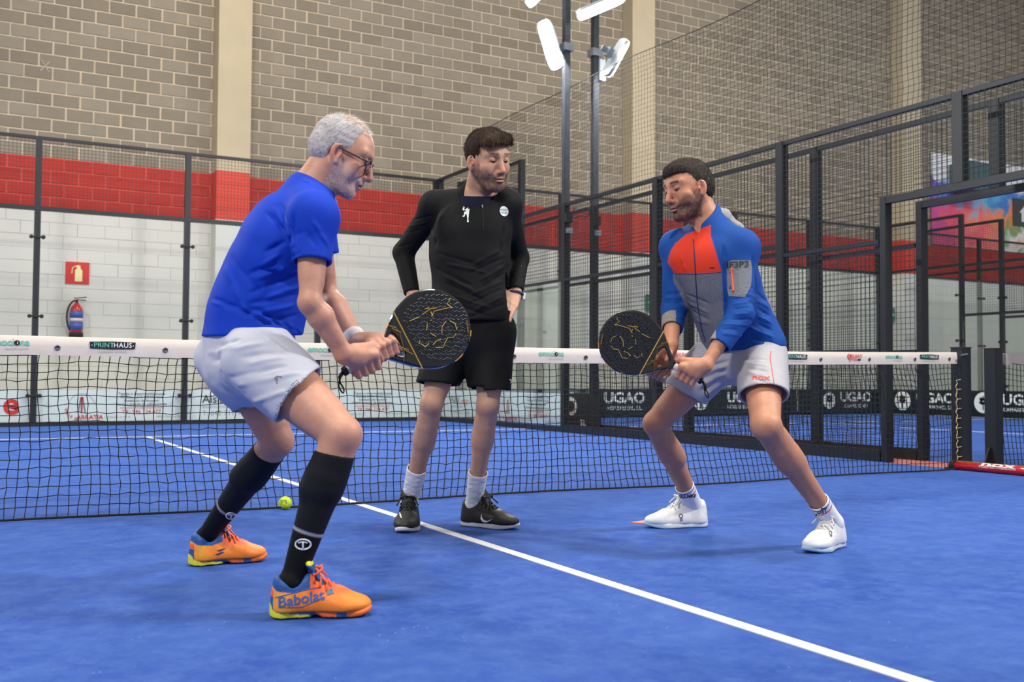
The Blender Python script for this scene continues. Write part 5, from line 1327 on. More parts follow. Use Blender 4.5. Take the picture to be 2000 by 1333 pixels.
# ================================================================== the older player in the blue shirt
def player_blue():
    J = dict(pel=PX(488, 672, 3.30), chest=PX(548, 476, 3.30), neck=PX(612, 362, 3.33),
             shR=PX(612, 425, 3.11), elR=PX(606, 592, 3.04), wrR=PX(672, 692, 3.10), shL=PX(614, 410, 3.50), elL=PX(640, 575, 3.52), wrL=PX(697, 668, 3.34),
             hipR=PX(510, 705, 3.14), knR=PX(668, 850, 2.96), anR=PX(592, 1118, 2.96), hipL=PX(472, 705, 3.46), knL=PX(542, 862, 3.42), anL=PX(424, 1032, 3.69))
    hl1, to1, hl2, to2 = G(526, 1206), G(726, 1199), G(368, 1106), G(519, 1093)
    J['anR'] = hl1 + (to1 - hl1) * .22 + A3(0, 0, .1); J['anL'] = hl2 + (to2 - hl2) * .22 + A3(0, 0, .1)
    J['lat'] = unit(J['shL'] - J['shR']); sp = unit(J['neck'] - J['pel']); f_ = np.cross(J['lat'], sp); J['front'] = unit(f_ if f_ @ CR > 0 else -f_)
    hc = PX(666, 306, 3.34); hR = frame(CR * .89 - CU * .44 + CD * .06, CU * .89 + CR * .44); hs = .99
    base = (J['anR'] + J['anL']) / 2; base[2] = 0
    root = person_root(base, 'older person in blue shirt and white shorts crouching with a racket')
    butt, tip = PX(670, 727, 3.20), PX(903, 613, 3.36); A = unit(tip - butt); tip = butt + A * .455
    lo, hi = bbox(jl(J) + [hc, PX(770, 700, 3.2)], .18); lo[2] = .06
    hmid = PX(725, 700, 3.2)
    F = Field(lo, hi, .006, [(hc - .15, hc + .15, .003), (hmid - .13, hmid + .13, .003)])
    torso(F, J, -.006, 1.35, belly=.0)
    kfr = unit(J['front'] * A3(1, 1, 0))
    for q in 'RL':
        arm(F, J['sh' + q], J['el' + q], J['wr' + q], 1.0)
        leg(F, J['hip' + q], J['kn' + q], J['an' + q], unit(CR * .9 - CD * .2) if q == 'R' else unit(CR * .8 - CD * .45), 1.27 if q == 'R' else 1.2, st=1.18 if q == 'R' else 1.12, sa=1.0)
    W = head_prims(F, hc, hR, hs, neck=J['neck'], nr=.057, nose=1.12)
    H1 = butt + A * .068; grip_hand(F, J['wrR'], H1, A, -CD * .95 + CU * .12 - CR * .2, 1, s=1.06)
    H2 = butt + A * .148; grip_hand(F, J['wrL'], H2, A, CU * .8 + CD * .35, 1, s=1.0, spread=.019)
    me = F.mesh('body'); skin = lin(196, 142, 118)
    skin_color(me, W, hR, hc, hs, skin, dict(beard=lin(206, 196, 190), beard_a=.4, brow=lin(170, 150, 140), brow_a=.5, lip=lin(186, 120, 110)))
    body = link_mesh('body', me, M_SKIN, root)
    def shape(F, W):
        F.add(ell(W(0, -.016, .047), A3(.0795, .101, .088) * hs, hR), .01); F.add(ell(W(0, -.05, .0), A3(.07, .062, .06) * hs, hR), .03)
        F.sub(cone(W(-.1, -.005, -.005), W(.1, -.005, -.005), .026 * hs, .026 * hs), .006)
    def cut(x, y, z):
        ax = np.abs(x)
        nape = np.where(y < -.02, -.058 - z, np.where(y < .034, .016 - z - .35 * (y - .034) * 0, 9))
        back = y - (.046 - .25 * np.maximum(z - .06, 0)); lowf = .03 + .75 * np.maximum(y - .03, 0) - z
        top = np.where((z > .085), (y - .02) * 1.0, -1)      # receding on top
        return np.maximum(np.maximum(np.maximum(np.minimum(nape, 9), back), np.where(y > .034, lowf, -1)), z - .116 + .25 * np.maximum(-y - .03, 0) * 0 - .4 * np.maximum(-.05 - y, 0))
    hm = hair_cap(hc, hR, hs, shape, cut, noise=.0012, nscale=50, stretch=(1, .5, 1.6), seed=8)
    set_col(hm, lin(186, 180, 179) * (1 + .12 * vnoise(get_co(hm), 60, 5))[:, None]); hair = link_mesh('hair', hm, M_HAIR, root)
    L = (get_co(hm) - hc) @ hR.T
    st = strands(hm, L[:, 2] > -9, lambda P, N: np.tile(-hR[2] * .6 - hR[1] * .35, (len(P), 1)), .013, .0004, 12000, 3, [lin(200, 194, 192), lin(186, 180, 178), lin(178, 172, 170), lin(212, 208, 206)], 'hair_strands', None, M_HAIR, .06, .05); sub_child(st, hair)
    co = get_co(me); L = (co - hc) @ hR.T / hs
    tm = (L[:, 2] > .095) & (L[:, 1] > -.1) & (L[:, 1] < .05) & (np.abs(L[:, 0]) < .07)
    if tm.sum() > 10: st2 = strands(me, tm, lambda P, N: np.tile(hR[1] * .3 - hR[2] * .2 + hR[0] * .3, (len(P), 1)), .024, .00045, 1500, 9, [lin(214, 206, 198), lin(196, 188, 182)], 'thin_top_hair', None, M_HAIR, .3, .15); sub_child(st2, hair)
    bmask = (L[:, 2] < -.045) & (L[:, 2] > -.125) & (L[:, 1] > .0) & (np.linalg.norm(L, axis=1) < .16) & ~((np.abs(L[:, 2] + .0615) < .01) & (np.abs(L[:, 0]) < .024))
    strands(me, bmask, lambda P, N: np.tile(-hR[2] + hR[1] * .2, (len(P), 1)), .0045, .0004, 2200, 5, [lin(226, 220, 216), lin(190, 182, 178)], 'beard', root, M_HAIR, .25)
    # glasses
    gm = mat('dark_green_frame', (58, 66, 62), .3, .3); Wp = lambda x, y, z: hc + hs * (hR[0] * x + hR[1] * y + hR[2] * z)
    mb = MB()
    for g in (-1, 1):
        pts = [Wp(g * (.036 + .029 * math.copysign(abs(math.cos(t)) ** .6, math.cos(t))), .1 - .012 * (g * 0 + abs(.026 * math.cos(t) + .0) * 8) * (1 if math.cos(t) > 0 else .2), .006 + .022 * math.copysign(abs(math.sin(t)) ** .7, math.sin(t))) for t in np.linspace(0, 6.283, 29)[:-1]]
        mb.tube(pts, .0027, 6, closed=True, ref=tuple(hR[1])); mb.tube([Wp(g * .063, .095, .018), Wp(g * .077, .06, .017), Wp(g * .081, .02, .016), Wp(g * .082, -.006, .018), Wp(g * .080, -.024, .0)], .0028, 6)
    mb.tube([Wp(-.012, .102, .012), Wp(0, .106, .014), Wp(.012, .102, .012)], .0018, 6)
    gl = mb.build('glasses', gm, root, True)
    # shirt
    F = Field(*bbox([J[k] for k in ('pel', 'neck', 'shR', 'elR', 'shL', 'chest')], .22), .0045)
    torso(F, J, .010, 1.36, k=.05)
    F.add(econe(J['pel'] + A3(0, 0, -.04), J['pel'] + (J['chest'] - J['pel']) * .35, .158, .138, J['lat'], 1.1), .06)
    F.add(cone(PX(510, 545, 3.3), PX(484, 610, 3.3), .115, .115), .06)
    for q in 'RL':
        sh, el = J['sh' + q], J['el' + q]; F.add(ball(sh, .066), .04); F.add(cone(sh, sh + (el - sh) * .7, .064, .060), .035)
    for q in 'RL': cuff_cut(F, J['sh' + q], J['el' + q], .54, near=.12, inner=.05, depth=.03)
    F.keep(PX(490, 657, 3.3), unit(-CU + CR * .02), .006); F.sub(econe(J['pel'] + A3(0, 0, -.06), J['pel'] + A3(0, 0, .03), .148, .142, J['lat'], 1.1), .006)
    nk = J['neck']; nv = unit(W(0, -.03, -.04) - nk); F.keep(nk + nv * .012, nv, .006, .1); F.sub(cone(nk - nv * .03, nk + nv * .1, .060, .068), .008)
    me = F.mesh('shirt'); set_col(me, np.tile(lin(8, 57, 180), (len(me.vertices), 1))); shirt = link_mesh('shirt', me, M_CLOTH, root)
    r_ = random.Random(2); S = []
    for i in range(9): S.append((585 + r_.uniform(-10, 5), 455 + i * 20, 500 + r_.uniform(-30, 20), 500 + i * 17 + r_.uniform(-8, 8), .011, .011 * (1 if i % 2 else -1)))
    for i in range(7): S.append((400 + r_.uniform(0, 30) + i * 14, 585 + i * 4, 470 + i * 14, 605 + r_.uniform(-6, 10) + i * 5, .011, .009 * (1 if i % 2 else -1)))
    S += [(404, 594, 480, 602, .014, -.026), (480, 602, 560, 626, .013, -.018), (404, 578, 480, 586, .018, .016), (400, 612, 470, 626, .016, .012), (440, 520, 470, 590, .016, .007), (452, 500, 520, 590, .013, -.007), (520, 415, 560, 455, .01, -.008), (535, 405, 568, 470, .01, .007), (550, 400, 575, 470, .009, -.008), (572, 420, 576, 500, .010, -.010), (610, 430, 640, 480, .01, .006), (600, 450, 630, 505, .009, -.006), (590, 350, 630, 372, .009, .004)]
    for i in range(6): S.append((500 + i * 12, 618 + i * 3, 560 + i * 6, 640 + i * 2, .009, .007 * (1 if i % 2 else -1)))
    pfolds(shirt, S)
    D = Decals([shirt]); D.text('HEAD', 575, 333, 6, M_INKW, shirt, ang=-25, sx=1.2)
    # shorts
    F = Field(*bbox([J[k] for k in ('pel', 'hipR', 'knR', 'hipL', 'knL')], .2), .0045)
    F.add(econe(J['pel'] + A3(0, 0, -.06), J['pel'] + A3(0, 0, .04), .146, .142, J['lat'], 1.14), .04)
    for q in 'RL':
        h, k_ = J['hip' + q], J['kn' + q]; th = k_ - h; F.add(cone(h, h + th * .5, .120, .106 if q == 'R' else .098), .045)
    F.add(cone(PX(425, 700, 3.35), PX(470, 755, 3.35), .075, .07), .05)
    F.keep(PX(490, 646, 3.3), (0, 0, 1), .006)
    thR = J['knR'] - J['hipR']; cuff_cut(F, J['hipR'], J['knR'], .48, near=.19, inner=.096, n=thR - CD * (thR @ CD)); cuff_cut(F, J['hipL'], J['knL'], .56, near=.15, inner=.088, n=unit(J['knL'] - J['hipL']) * .7 - A3(0, 0, .5))
    me = F.mesh('shorts'); drape(me, .002, 20, (1, 1, 1), 5); set_col(me, np.tile(lin(190, 192, 204), (len(me.vertices), 1))); shorts = link_mesh('shorts', me, M_CLOTH, root)
    S = [(408, 690, 520, 672, .012, .008), (415, 705, 540, 690, .012, -.009), (430, 720, 560, 700, .012, .009), (450, 738, 560, 716, .012, -.009), (465, 752, 590, 730, .012, .009), (480, 770, 600, 742, .011, -.008), (495, 785, 560, 765, .011, .008), (440, 760, 480, 790, .012, -.008), (425, 675, 470, 665, .01, -.006), (520, 660, 560, 690, .01, .006)]
    pfolds(shorts, S); Ds = Decals([shorts]); Ds.line([(541, 746), (536, 739), (541, 735), (550, 736)], .0022, M_INKG, shorts, 'shorts_print'); Ds.line([(541, 737), (541, 750)], .0018, M_INKG, shorts, 'shorts_print')
    # knee socks
    for q, t0 in (('R', .13), ('L', .10)):
        kn, an = J['kn' + q], J['an' + q]; sh = an - kn; ss = 1.27 if q == 'R' else 1.2; fr = unit(CR * .9 - CD * .2) if q == 'R' else unit(CR * .8 - CD * .45)
        F = Field(*bbox([kn, an + A3(0, 0, -.08)], .1), .0033); kf = unit(fr - unit(sh) * (unit(sh) @ fr))
        leg(F, J['hip' + q], kn, an, fr, ss * 1.07, st=1.2, sa=1.0); F.add(cone(an, an + A3(0, 0, -.06), .033, .026), .02); F.keep(kn + sh * t0, -unit(sh) - kf * .12, .004)
        me = F.mesh('sock'); co = get_co(me); no = get_no(me); t = (co - kn) @ unit(sh) / np.linalg.norm(sh)
        c = np.tile(lin(22, 23, 27), (len(co), 1)); lw = sstep(.655, .662, t)[:, None]; c = c * (1 - lw) + lin(13, 13, 15) * lw; bw = (sstep(.644, .652, t) * sstep(.672, .664, t))[:, None]; c = c * (1 - bw) + lin(150, 152, 160) * bw; set_col(me, c)
        so = link_mesh('sock', me, M_CLOTH, root); Dk = Decals([so]); px, py, sz = (592, 1064, 1.0) if q == 'R' else (451, 1008, .62)
        Dk.line([(px + 15 * sz * math.cos(a), py + 10 * sz * math.sin(a)) for a in np.linspace(0, 6.283, 15)], .0026 * (1 if q == 'R' else .9), M_INKW, so, 'sock_emblem', n=2)
        Dk.line([(px - 9 * sz, py - 3 * sz), (px, py - 5 * sz), (px + 9 * sz, py - 3 * sz)], .0022, M_INKW, so, 'sock_emblem', n=3); Dk.line([(px, py - 4 * sz), (px, py + 9 * sz)], .003, M_INKW, so, 'sock_emblem', n=3)
    s1 = put_shoe('orange', root, hl1, to1, 1, 1.38); s2 = put_shoe('orange', root, hl2, to2, 1, 1.38)
    D = Decals([s1]); blue = mat('shoe_blue_ink', (52, 96, 168), .5)
    D.text('Babolat', 588, 1171, 29, blue, s1, ang=-10, bold=.015, sx=1.05, off=.0022, shear=.15); D.line([(538, 1168), (600, 1152), (625, 1148)], .0012, blue, s1, 'shoe_line'); D.line([(545, 1188), (590, 1186), (636, 1166)], .0012, blue, s1, 'shoe_line')
    D.shape([[(-6, 4), (6, 8), (10, -2), (-4, -6)]], 643, 1158, 1.0, mat('shoe_slate', (92, 116, 140), .5), s1, name='shoe_panel')
    D2 = Decals([s2]); 
    for dx, dy in ((0, 0), (-3, 7)): D2.shape([[(-12, -2), (4, 4), (12, 4), (-2, -3)]], 432 + dx, 1075 + dy, .8, mat('shoe_navy_ink', (40, 66, 110), .5), s2, name='shoe_stripe')
    # wristband
    v = unit(J['wrL'] - J['elL']); p = J['wrL'] - v * .02; a1 = unit(np.cross(v, CD)); a2 = np.cross(v, a1)
    MB().lathe(p - v * .022, v, [(0, .030), (.004, .036), (.022, .0375), (.04, .035), (.044, .03)], 20).build('wristband', mat('white_terry', (226, 220, 216), .95, bump=.5, bscale=300), root, True)
    return butt, tip
P1_BUTT, P1_TIP = player_blue()
# ================================================================== the player in the blue, red and grey jacket
def in_poly(x, y, P):
    P = np.asarray(P, float); r = np.zeros(len(x), bool); j = len(P) - 1
    for i in range(len(P)):
        a = (P[i, 1] > y) != (P[j, 1] > y); t = (P[j, 0] - P[i, 0]) * (y - P[i, 1]) / (P[j, 1] - P[i, 1] + 1e-9) + P[i, 0]; r ^= a & (x < t); j = i
    return r
def soft_poly(p, P, w=1.6):
    d = np.full(len(p), 1e9); P = np.asarray(P, float); q = p[:, :2]
    for a, b in zip(P, np.roll(P, -1, 0)): ba = b - a; t = np.clip((q - a) @ ba / (ba @ ba), 0, 1); d = np.minimum(d, np.linalg.norm(q - a - t[:, None] * ba, axis=1))
    return sstep(-w, w, np.where(in_poly(p[:, 0], p[:, 1], P), d, -d))
def seg_dist(co, a, b): ba = b - a; t = np.clip((co - a) @ ba / (ba @ ba), 0, 1); return np.linalg.norm(co - a - t[:, None] * ba, axis=1)
def player_jacket():
    J = dict(pel=PX(1452, 672, 4.33), chest=PX(1398, 530, 4.33), neck=PX(1382, 434, 4.36),
             shR=PX(1322, 484, 4.46), elR=PX(1316, 606, 4.40), wrR=PX(1310, 676, 4.20), shL=PX(1448, 484, 4.24), elL=PX(1446, 616, 4.12), wrL=PX(1378, 714, 4.03),
             hipR=PX(1398, 702, 4.42), knR=PX(1280, 828, 4.45), anR=PX(1338, 962, 4.74), hipL=PX(1486, 702, 4.27), knL=PX(1496, 832, 3.92), anL=PX(1590, 992, 4.06))
    hl1, to1 = G(1381, 1029), G(1259, 1032); hl2 = G(1640, 1066); to2 = hl2 + unit(G(1556, 1090) - hl2) * .295
    J['anR'] = hl1 + (to1 - hl1) * .22 + A3(0, 0, .1); J['anL'] = hl2 + (to2 - hl2) * .22 + A3(0, 0, .1)
    J['lat'] = unit(J['shL'] - J['shR']); sp = unit(J['neck'] - J['pel']); f_ = np.cross(J['lat'], sp); J['front'] = unit(f_ if f_ @ CD < 0 else -f_)
    hc = PX(1346, 374, 4.35); hR = frame(-CR * .86 - CD * .46 - CU * .2, CU * 1.0 - CR * .2); hs = 1.03
    base = (J['anR'] + J['anL']) / 2; base[2] = 0
    root = person_root(base, 'bearded person in blue, red and grey jacket bending with a racket')
    butt, tip = PX(1372, 745, 4.06), PX(1178, 640, 4.13); A = unit(tip - butt); tip = butt + A * .455
    lo, hi = bbox(jl(J) + [hc, butt], .18); lo[2] = .06; hm_ = PX(1330, 725, 4.1)
    F = Field(lo, hi, .006, [(hc - .15, hc + .15, .003), (hm_ - .13, hm_ + .13, .003)])
    torso(F, J, -.008, 1.32)
    for q in 'RL':
        arm(F, J['sh' + q], J['el' + q], J['wr' + q], .98)
        leg(F, J['hip' + q], J['kn' + q], J['an' + q], unit(-CR * .9 - CD * .5) if q == 'R' else unit(-CR * .25 - CD), 1.2 if q == 'R' else 1.26, st=1.04, sa=1.05)
    W = head_prims(F, hc, hR, hs, neck=J['neck'], nr=.055, nose=1.1)
    H1 = butt + A * .062; grip_hand(F, J['wrL'], H1, A, -CD * .85 + CU * .35, -1, s=1.02)
    H2 = PX(1290, 722, 4.13); grip_hand(F, J['wrR'], H2, A, CD * .8 + CU * .2, 1, s=.98, hr=.019)
    th = PX(1308, 690, 4.12); F.add(cone(J['wrR'] - CU * .02, th, .017, .0125), .012); F.add(cone(th, PX(1302, 703, 4.08), .012, .0095), .006)
    me = F.mesh('body'); skin = lin(192, 134, 104)
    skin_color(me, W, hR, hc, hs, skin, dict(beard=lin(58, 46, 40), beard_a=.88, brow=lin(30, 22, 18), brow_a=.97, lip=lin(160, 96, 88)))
    body = link_mesh('body', me, M_SKIN, root)
    def shape(F, W):
        F.add(ell(W(0, -.014, .05), A3(.0775, .0995, .0875) * hs, hR), .01); F.add(ell(W(0, .038, .088), A3(.058, .06, .042) * hs, hR), .03); F.add(ell(W(0, -.05, .0), A3(.07, .062, .06) * hs, hR), .03)
        F.sub(ell(W(0, .075, .0), A3(.07, .06, .075) * hs, hR), .008); F.sub(cone(W(-.1, -.003, -.008), W(.1, -.003, -.008), .026 * hs, .026 * hs), .006)
    def cut(x, y, z):
        ax = np.abs(x); fr = .078 - .0 * ax - z
        nape = np.where(y < -.02, -.07 - z, np.where(y < .036, np.where(ax > .05, -.008 - z, .07 - z), fr - .35 * np.maximum(ax - .045, 0)))
        return nape
    hm = hair_cap(hc, hR, hs, shape, cut, noise=.0012, nscale=60, stretch=(1, .6, 1.4), seed=3)
    set_col(hm, lin(48, 40, 36) * (1 + .25 * vnoise(get_co(hm), 80, 5))[:, None]); hair = link_mesh('hair', hm, M_HAIR, root)
    st = strands(hm, np.ones(len(hm.vertices), bool), lambda P, N: np.tile(hR[1] * .6 - hR[2] * .4, (len(P), 1)), .017, .0005, 12000, 3, [lin(52, 42, 36), lin(36, 29, 26), lin(92, 84, 78), lin(44, 36, 32)], 'hair_strands', None, M_HAIR, .06, .05); sub_child(st, hair)
    co = get_co(me); L = (co - hc) @ hR.T / hs
    bmask = (L[:, 2] < -.045) & (L[:, 2] > -.118) & (L[:, 1] > .0) & (np.linalg.norm(L, axis=1) < .16) & ~((np.abs(L[:, 2] + .0615) < .011) & (np.abs(L[:, 0]) < .024))
    strands(me, bmask, lambda P, N: np.tile(-hR[2] + hR[1] * .2, (len(P), 1)), .006, .0005, 3000, 5, [lin(48, 38, 34), lin(66, 54, 46), lin(40, 32, 30)], 'beard', root, M_HAIR, .22)
    # jacket
    F = Field(*bbox([J[k] for k in ('pel', 'neck', 'shR', 'elR', 'wrR', 'shL', 'elL', 'wrL')], .2), .0042)
    torso(F, J, .010, 1.34, k=.05)
    F.add(econe(J['pel'] + A3(0, 0, -.01), J['pel'] + (J['chest'] - J['pel']) * .35, .136, .122, J['lat'], 1.3), .05)
    for q in 'RL':
        sh, el, wr = J['sh' + q], J['el' + q], J['wr' + q]; F.add(ball(sh, .064), .035); F.add(cone(sh, el, .062, .052), .03); F.add(cone(el, el + (wr - el) * (.64 if q == 'L' else .58), .052, .045), .02)
    F.keep(PX(1455, 682, 4.33), unit(-CU + CR * .08), .006); F.sub(econe(J['pel'] + A3(0, 0, -.08), J['pel'] + A3(0, 0, .0), .126, .124, J['lat'], 1.3), .006)
    cuff_cut(F, J['elL'], J['wrL'], .62, near=.1, inner=.037, depth=.02); cuff_cut(F, J['elR'], J['wrR'], .55, near=.11, inner=.037, depth=.02)
    nk = J['neck']; nv = unit(W(0, -.03, -.04) - nk); F.add(econe(nk - nv * .03, nk + nv * .035, .078, .072, J['lat'], 1.05), .03); F.keep(nk + nv * .036, nv * .9 + J['front'] * .42, .005, .1); neck_hole(F, J, nk, nv, .056, -.01, .045, .010, .105)
    me = F.mesh('jacket'); co = get_co(me); p = proj(co)
    blue, red, grey = lin(18, 70, 146), lin(220, 60, 36), lin(108, 110, 122)
    c = np.tile(blue, (len(co), 1)); dL = np.minimum(seg_dist(co, J['shL'], J['elL']), seg_dist(co, J['elL'], J['wrL'])); dR = np.minimum(seg_dist(co, J['shR'], J['elR']), seg_dist(co, J['elR'], J['wrR']))
    fr = ((co - J['chest']) @ J['front'] > -.02) & (dL > .0715) & (dR > .0685)
    def dye(mask, col):
        nonlocal c; m = mask[:, None]; c = c * (1 - m) + np.asarray(col) * m
    fs = sstep(-.03, -.015, (co - J['chest']) @ J['front']) * sstep(.062, .069, dL) * sstep(.060, .066, dR)
    dye(fs * soft_poly(p, [(1304, 512), (1310, 490), (1319, 476), (1340, 458), (1388, 440), (1388, 462), (1396, 486), (1409, 530), (1409, 533), (1318, 535)]), red)
    fs = sstep(-.03, -.015, (co - J['chest']) @ J['front']) * sstep(.058, .064, dL) * sstep(.056, .062, dR); gm = fs * soft_poly(p, [(1314, 535), (1410, 533), (1414, 640), (1424, 700), (1330, 720), (1320, 600)]); gx = grey * (1 + vnoise(co, 700, 3) * .18 + vnoise(co, 260, 6) * .12)[:, None]; c = c * (1 - gm[:, None]) + gx * gm[:, None]
    ar = (co - J['elR']) @ unit(J['wrR'] - J['elR']); m = (ar > .07) & (dR < .075) & (p[:, 0] < 1320) & (co[:, 2] < J['elR'][2]); c[m] = lin(140, 134, 130)
    ar = (co - J['elL']) @ unit(J['wrL'] - J['elL']); m = (ar > .095) & (dL < .075) & (p[:, 0] < 1398) & (p[:, 1] > 640); c[m] = lin(150, 146, 142)
    bk = ((co - J['chest']) @ J['front'] < -.05) & (np.abs(p[:, 0] - (1496 + (p[:, 1] - 560) * .28)) < 9) & (p[:, 1] > 505) & (p[:, 1] < 615); c[bk] = grey * 1.15
    set_col(me, c); jacket = link_mesh('jacket', me, M_CLOTH, root)
    r_ = random.Random(5); S = []
    for i in range(7): S.append((1335 + r_.uniform(0, 10), 575 + i * 15, 1385, 590 + i * 14 + r_.uniform(-8, 8), .010, .006 * (1 if i % 2 else -1)))
    for i in range(8): S.append((1412, 590 + i * 9, 1462, 580 + i * 11, .008, .006 * (1 if i % 2 else -1)))
    for i in range(7): S.append((1300, 575 + i * 9, 1332, 572 + i * 10, .008, .006 * (1 if i % 2 else -1)))
    for i in range(7): S.append((1462, 560 + i * 16, 1500 + i * 2, 590 + i * 14, .011, .008 * (1 if i % 2 else -1)))
    S += [(1412, 480, 1420, 540, .012, -.008), (1330, 500, 1340, 530, .009, .004), (1420, 600, 1450, 660, .012, -.008), (1470, 500, 1478, 570, .012, -.007)]
    pfolds(jacket, S)
    D = Decals([jacket]); zipm = mat('zip_navy', (30, 44, 90), .5)
    D.line([(1354, 468), (1357, 510), (1359, 545), (1362, 590), (1370, 640), (1378, 668)], .0026, zipm, jacket, 'zip')
    D.line([(1318, 535), (1360, 536), (1408, 532)], .0012, zipm, jacket, 'seam')
    pg = mat('grey_melange', (112, 115, 122), .9, var=.3, scale=350)
    D.shape([[(-24, 32), (-14, 37), (22, 38), (25, 20), (25, -10), (15, -34), (-16, -34), (-20, -20), (-22, 0)]], 1442, 546, 1.0, pg, jacket, ang=3, name='arm_pocket', off=.002, big=True)
    D.text('IF3P3', 1441, 518, 17, M_BLACKINK, jacket, bold=.03, sx=1.15, off=.0032, ang=-3); D.line([(1429, 524), (1431, 545), (1433, 570)], .0045, mat('orange_zip', (236, 88, 48), .6), jacket, 'pocket_zip', off=.003)
    D.text('nox', 1391, 523, 6, M_BLACKINK, jacket, off=.002)
    # hood folded behind the neck
    F = Field(nk - .2, nk + .2, .004); fr = J['front']; lt = J['lat']
    F.add(cone(PX(1389, 416, 4.34), PX(1412, 426, 4.34), .032, .036), .02); F.add(cone(PX(1412, 426, 4.34), PX(1440, 442, 4.32), .034, .016), .02)
    F.add(cone(PX(1388, 420, 4.42), PX(1404, 432, 4.50), .036, .05), .03); F.add(cone(PX(1404, 432, 4.50), PX(1440, 446, 4.44), .05, .03), .03)
   
    F.sub(cone(nk - nv * .05 + fr * .012, nk + nv * .15 + fr * .012, .060, .068), .008)
    me = F.mesh('hood'); drape(me, .004, 26, (1, 1, 1), 4); co = get_co(me); set_col(me, lin(150, 148, 150) * (1 + .12 * vnoise(co, 300, 2))[:, None]); link_mesh('hood', me, M_CLOTH, root)
    # shorts
    F = Field(*bbox([J[k] for k in ('pel', 'hipR', 'knR', 'hipL', 'knL')], .2), .0045)
    F.add(econe(J['pel'] + A3(0, 0, -.06), J['pel'] + A3(0, 0, .05), .124, .118, J['lat'], 1.32), .04)
    for q in 'RL':
        h, k_ = J['hip' + q], J['kn' + q]; th = k_ - h; F.add(cone(h, h + th * .62, .110, .100), .045)
    F.keep(PX(1455, 668, 4.33), (0, 0, 1), .006)
    cuff_cut(F, J['hipR'], J['knR'], .52, near=.15, inner=.087, n=unit(J['knR'] - J['hipR']) * .8 - A3(0, 0, .35)); cuff_cut(F, J['hipL'], J['knL'], .57, near=.16, inner=.089, n=unit(J['knL'] - J['hipL']) * .6 - A3(0, 0, .6))
    me = F.mesh('shorts'); drape(me, .002, 18, (1, 1, .6), 5); set_col(me, np.tile(lin(172, 170, 174), (len(me.vertices), 1))); shorts = link_mesh('shorts', me, M_CLOTH, root)
    S = []
    for i in range(7): S.append((1425 - i * 3, 705 + i * 9, 1345 + i * 6, 728 + i * 9, .011, .008 * (1 if i % 2 else -1)))
    for i in range(5): S.append((1440 + i * 6, 700 + i * 9, 1500, 705 + i * 11, .010, .005 * (1 if i % 2 else -1)))
    S += [(1430, 700, 1420, 780, .016, -.012)]
    pfolds(shorts, S); D = Decals([shorts]); orr = mat('coral_print', (232, 84, 66), .6)
    D.text('nox', 1486, 738, 15, orr, shorts, ang=2, bold=.02, sx=1.5); D.line([(1506, 686), (1504, 700), (1508, 725), (1512, 752)], .0016, orr, shorts, 'shorts_piping')
    # ankle socks
    for q in 'RL':
        kn, an = J['kn' + q], J['an' + q]; sh = an - kn
        F = Field(*bbox([kn + sh * .65, an + A3(0, 0, -.07)], .09), .003); F.add(cone(kn + sh * .68, an, .046, .0415), .01); F.add(cone(an, an + A3(0, 0, -.06), .037, .03), .02)
        t0 = .74 if q == 'R' else .76; F.keep(kn + sh * t0, -unit(sh), .004); F.sub(cone(kn + sh * (t0 - .05), kn + sh * (t0 + .015), .039, .039), .003)
        me = F.mesh('sock'); co = get_co(me); t = (co - kn) @ unit(sh) - np.linalg.norm(sh) * t0; c = np.tile(lin(232, 230, 230), (len(co), 1))
        c[(t > .009) & (t < .0145)] = lin(50, 70, 196); c[(t > .034) & (t < .040)] = lin(206, 44, 62); set_col(me, c); so = link_mesh('sock', me, M_CLOTH, root); D = Decals([so])
        if q == 'R': D.text('NIKE NIKE', 1340, 970, 9, M_BLACKINK, so, bold=.03, sx=.9, ang=-3, shear=.25)
        else: D.text('JUST', 1604, 999, 14, M_BLACKINK, so, bold=.03, sx=.8, ang=-10)
    s1 = put_shoe('white', root, hl1, to1, 1); s2 = put_shoe('white', root, hl2, to2, 1)
    D = Decals([s1]); D.text('On', 1330, 1011, 11, mat('shoe_grey_ink', (84, 84, 92), .5), s1, ang=75, off=.002)
    D = Decals([s2]); D.text('On', 1622, 1044, 9, MATS['shoe_grey_ink'], s2, ang=70, off=.002)
    return butt, tip
P3_BUTT, P3_TIP = player_jacket()
# ================================================================== padel rackets
M_CARBON = mat('matt_carbon', (20, 21, 24), .38, .1, var=.2, scale=60)
M_FRAMEGLOSS = mat('gloss_black_frame', (12, 12, 14), .12, coat=.8)
M_GOLD = mat('gold_print_line', (190, 160, 70), .4, .3)
M_GOLDDIM = mat('dim_gold_print', (104, 90, 44), .5, .2)
M_HOLE = mat('hole_black', (3, 3, 4), .9)
M_SCALE = mat('carbon_scales', (34, 37, 43), .32, .15, var=.25, scale=80)
M_OVERGRIP = mat('white_overgrip', (226, 220, 212), .85, bump=.3, bscale=120)
OUT = [(.128, .0165), (.145, .026), (.165, .043), (.188, .064), (.212, .086), (.24, .106), (.27, .120), (.30, .1285), (.33, .130), (.36, .125), (.39, .112), (.415, .092), (.436, .064), (.449, .033), (.4535, 0)]
HOLE = [(.150, .0), (.152, .008), (.17, .024), (.190, .041), (.197, .043), (.202, .034), (.206, .016), (.207, 0)]
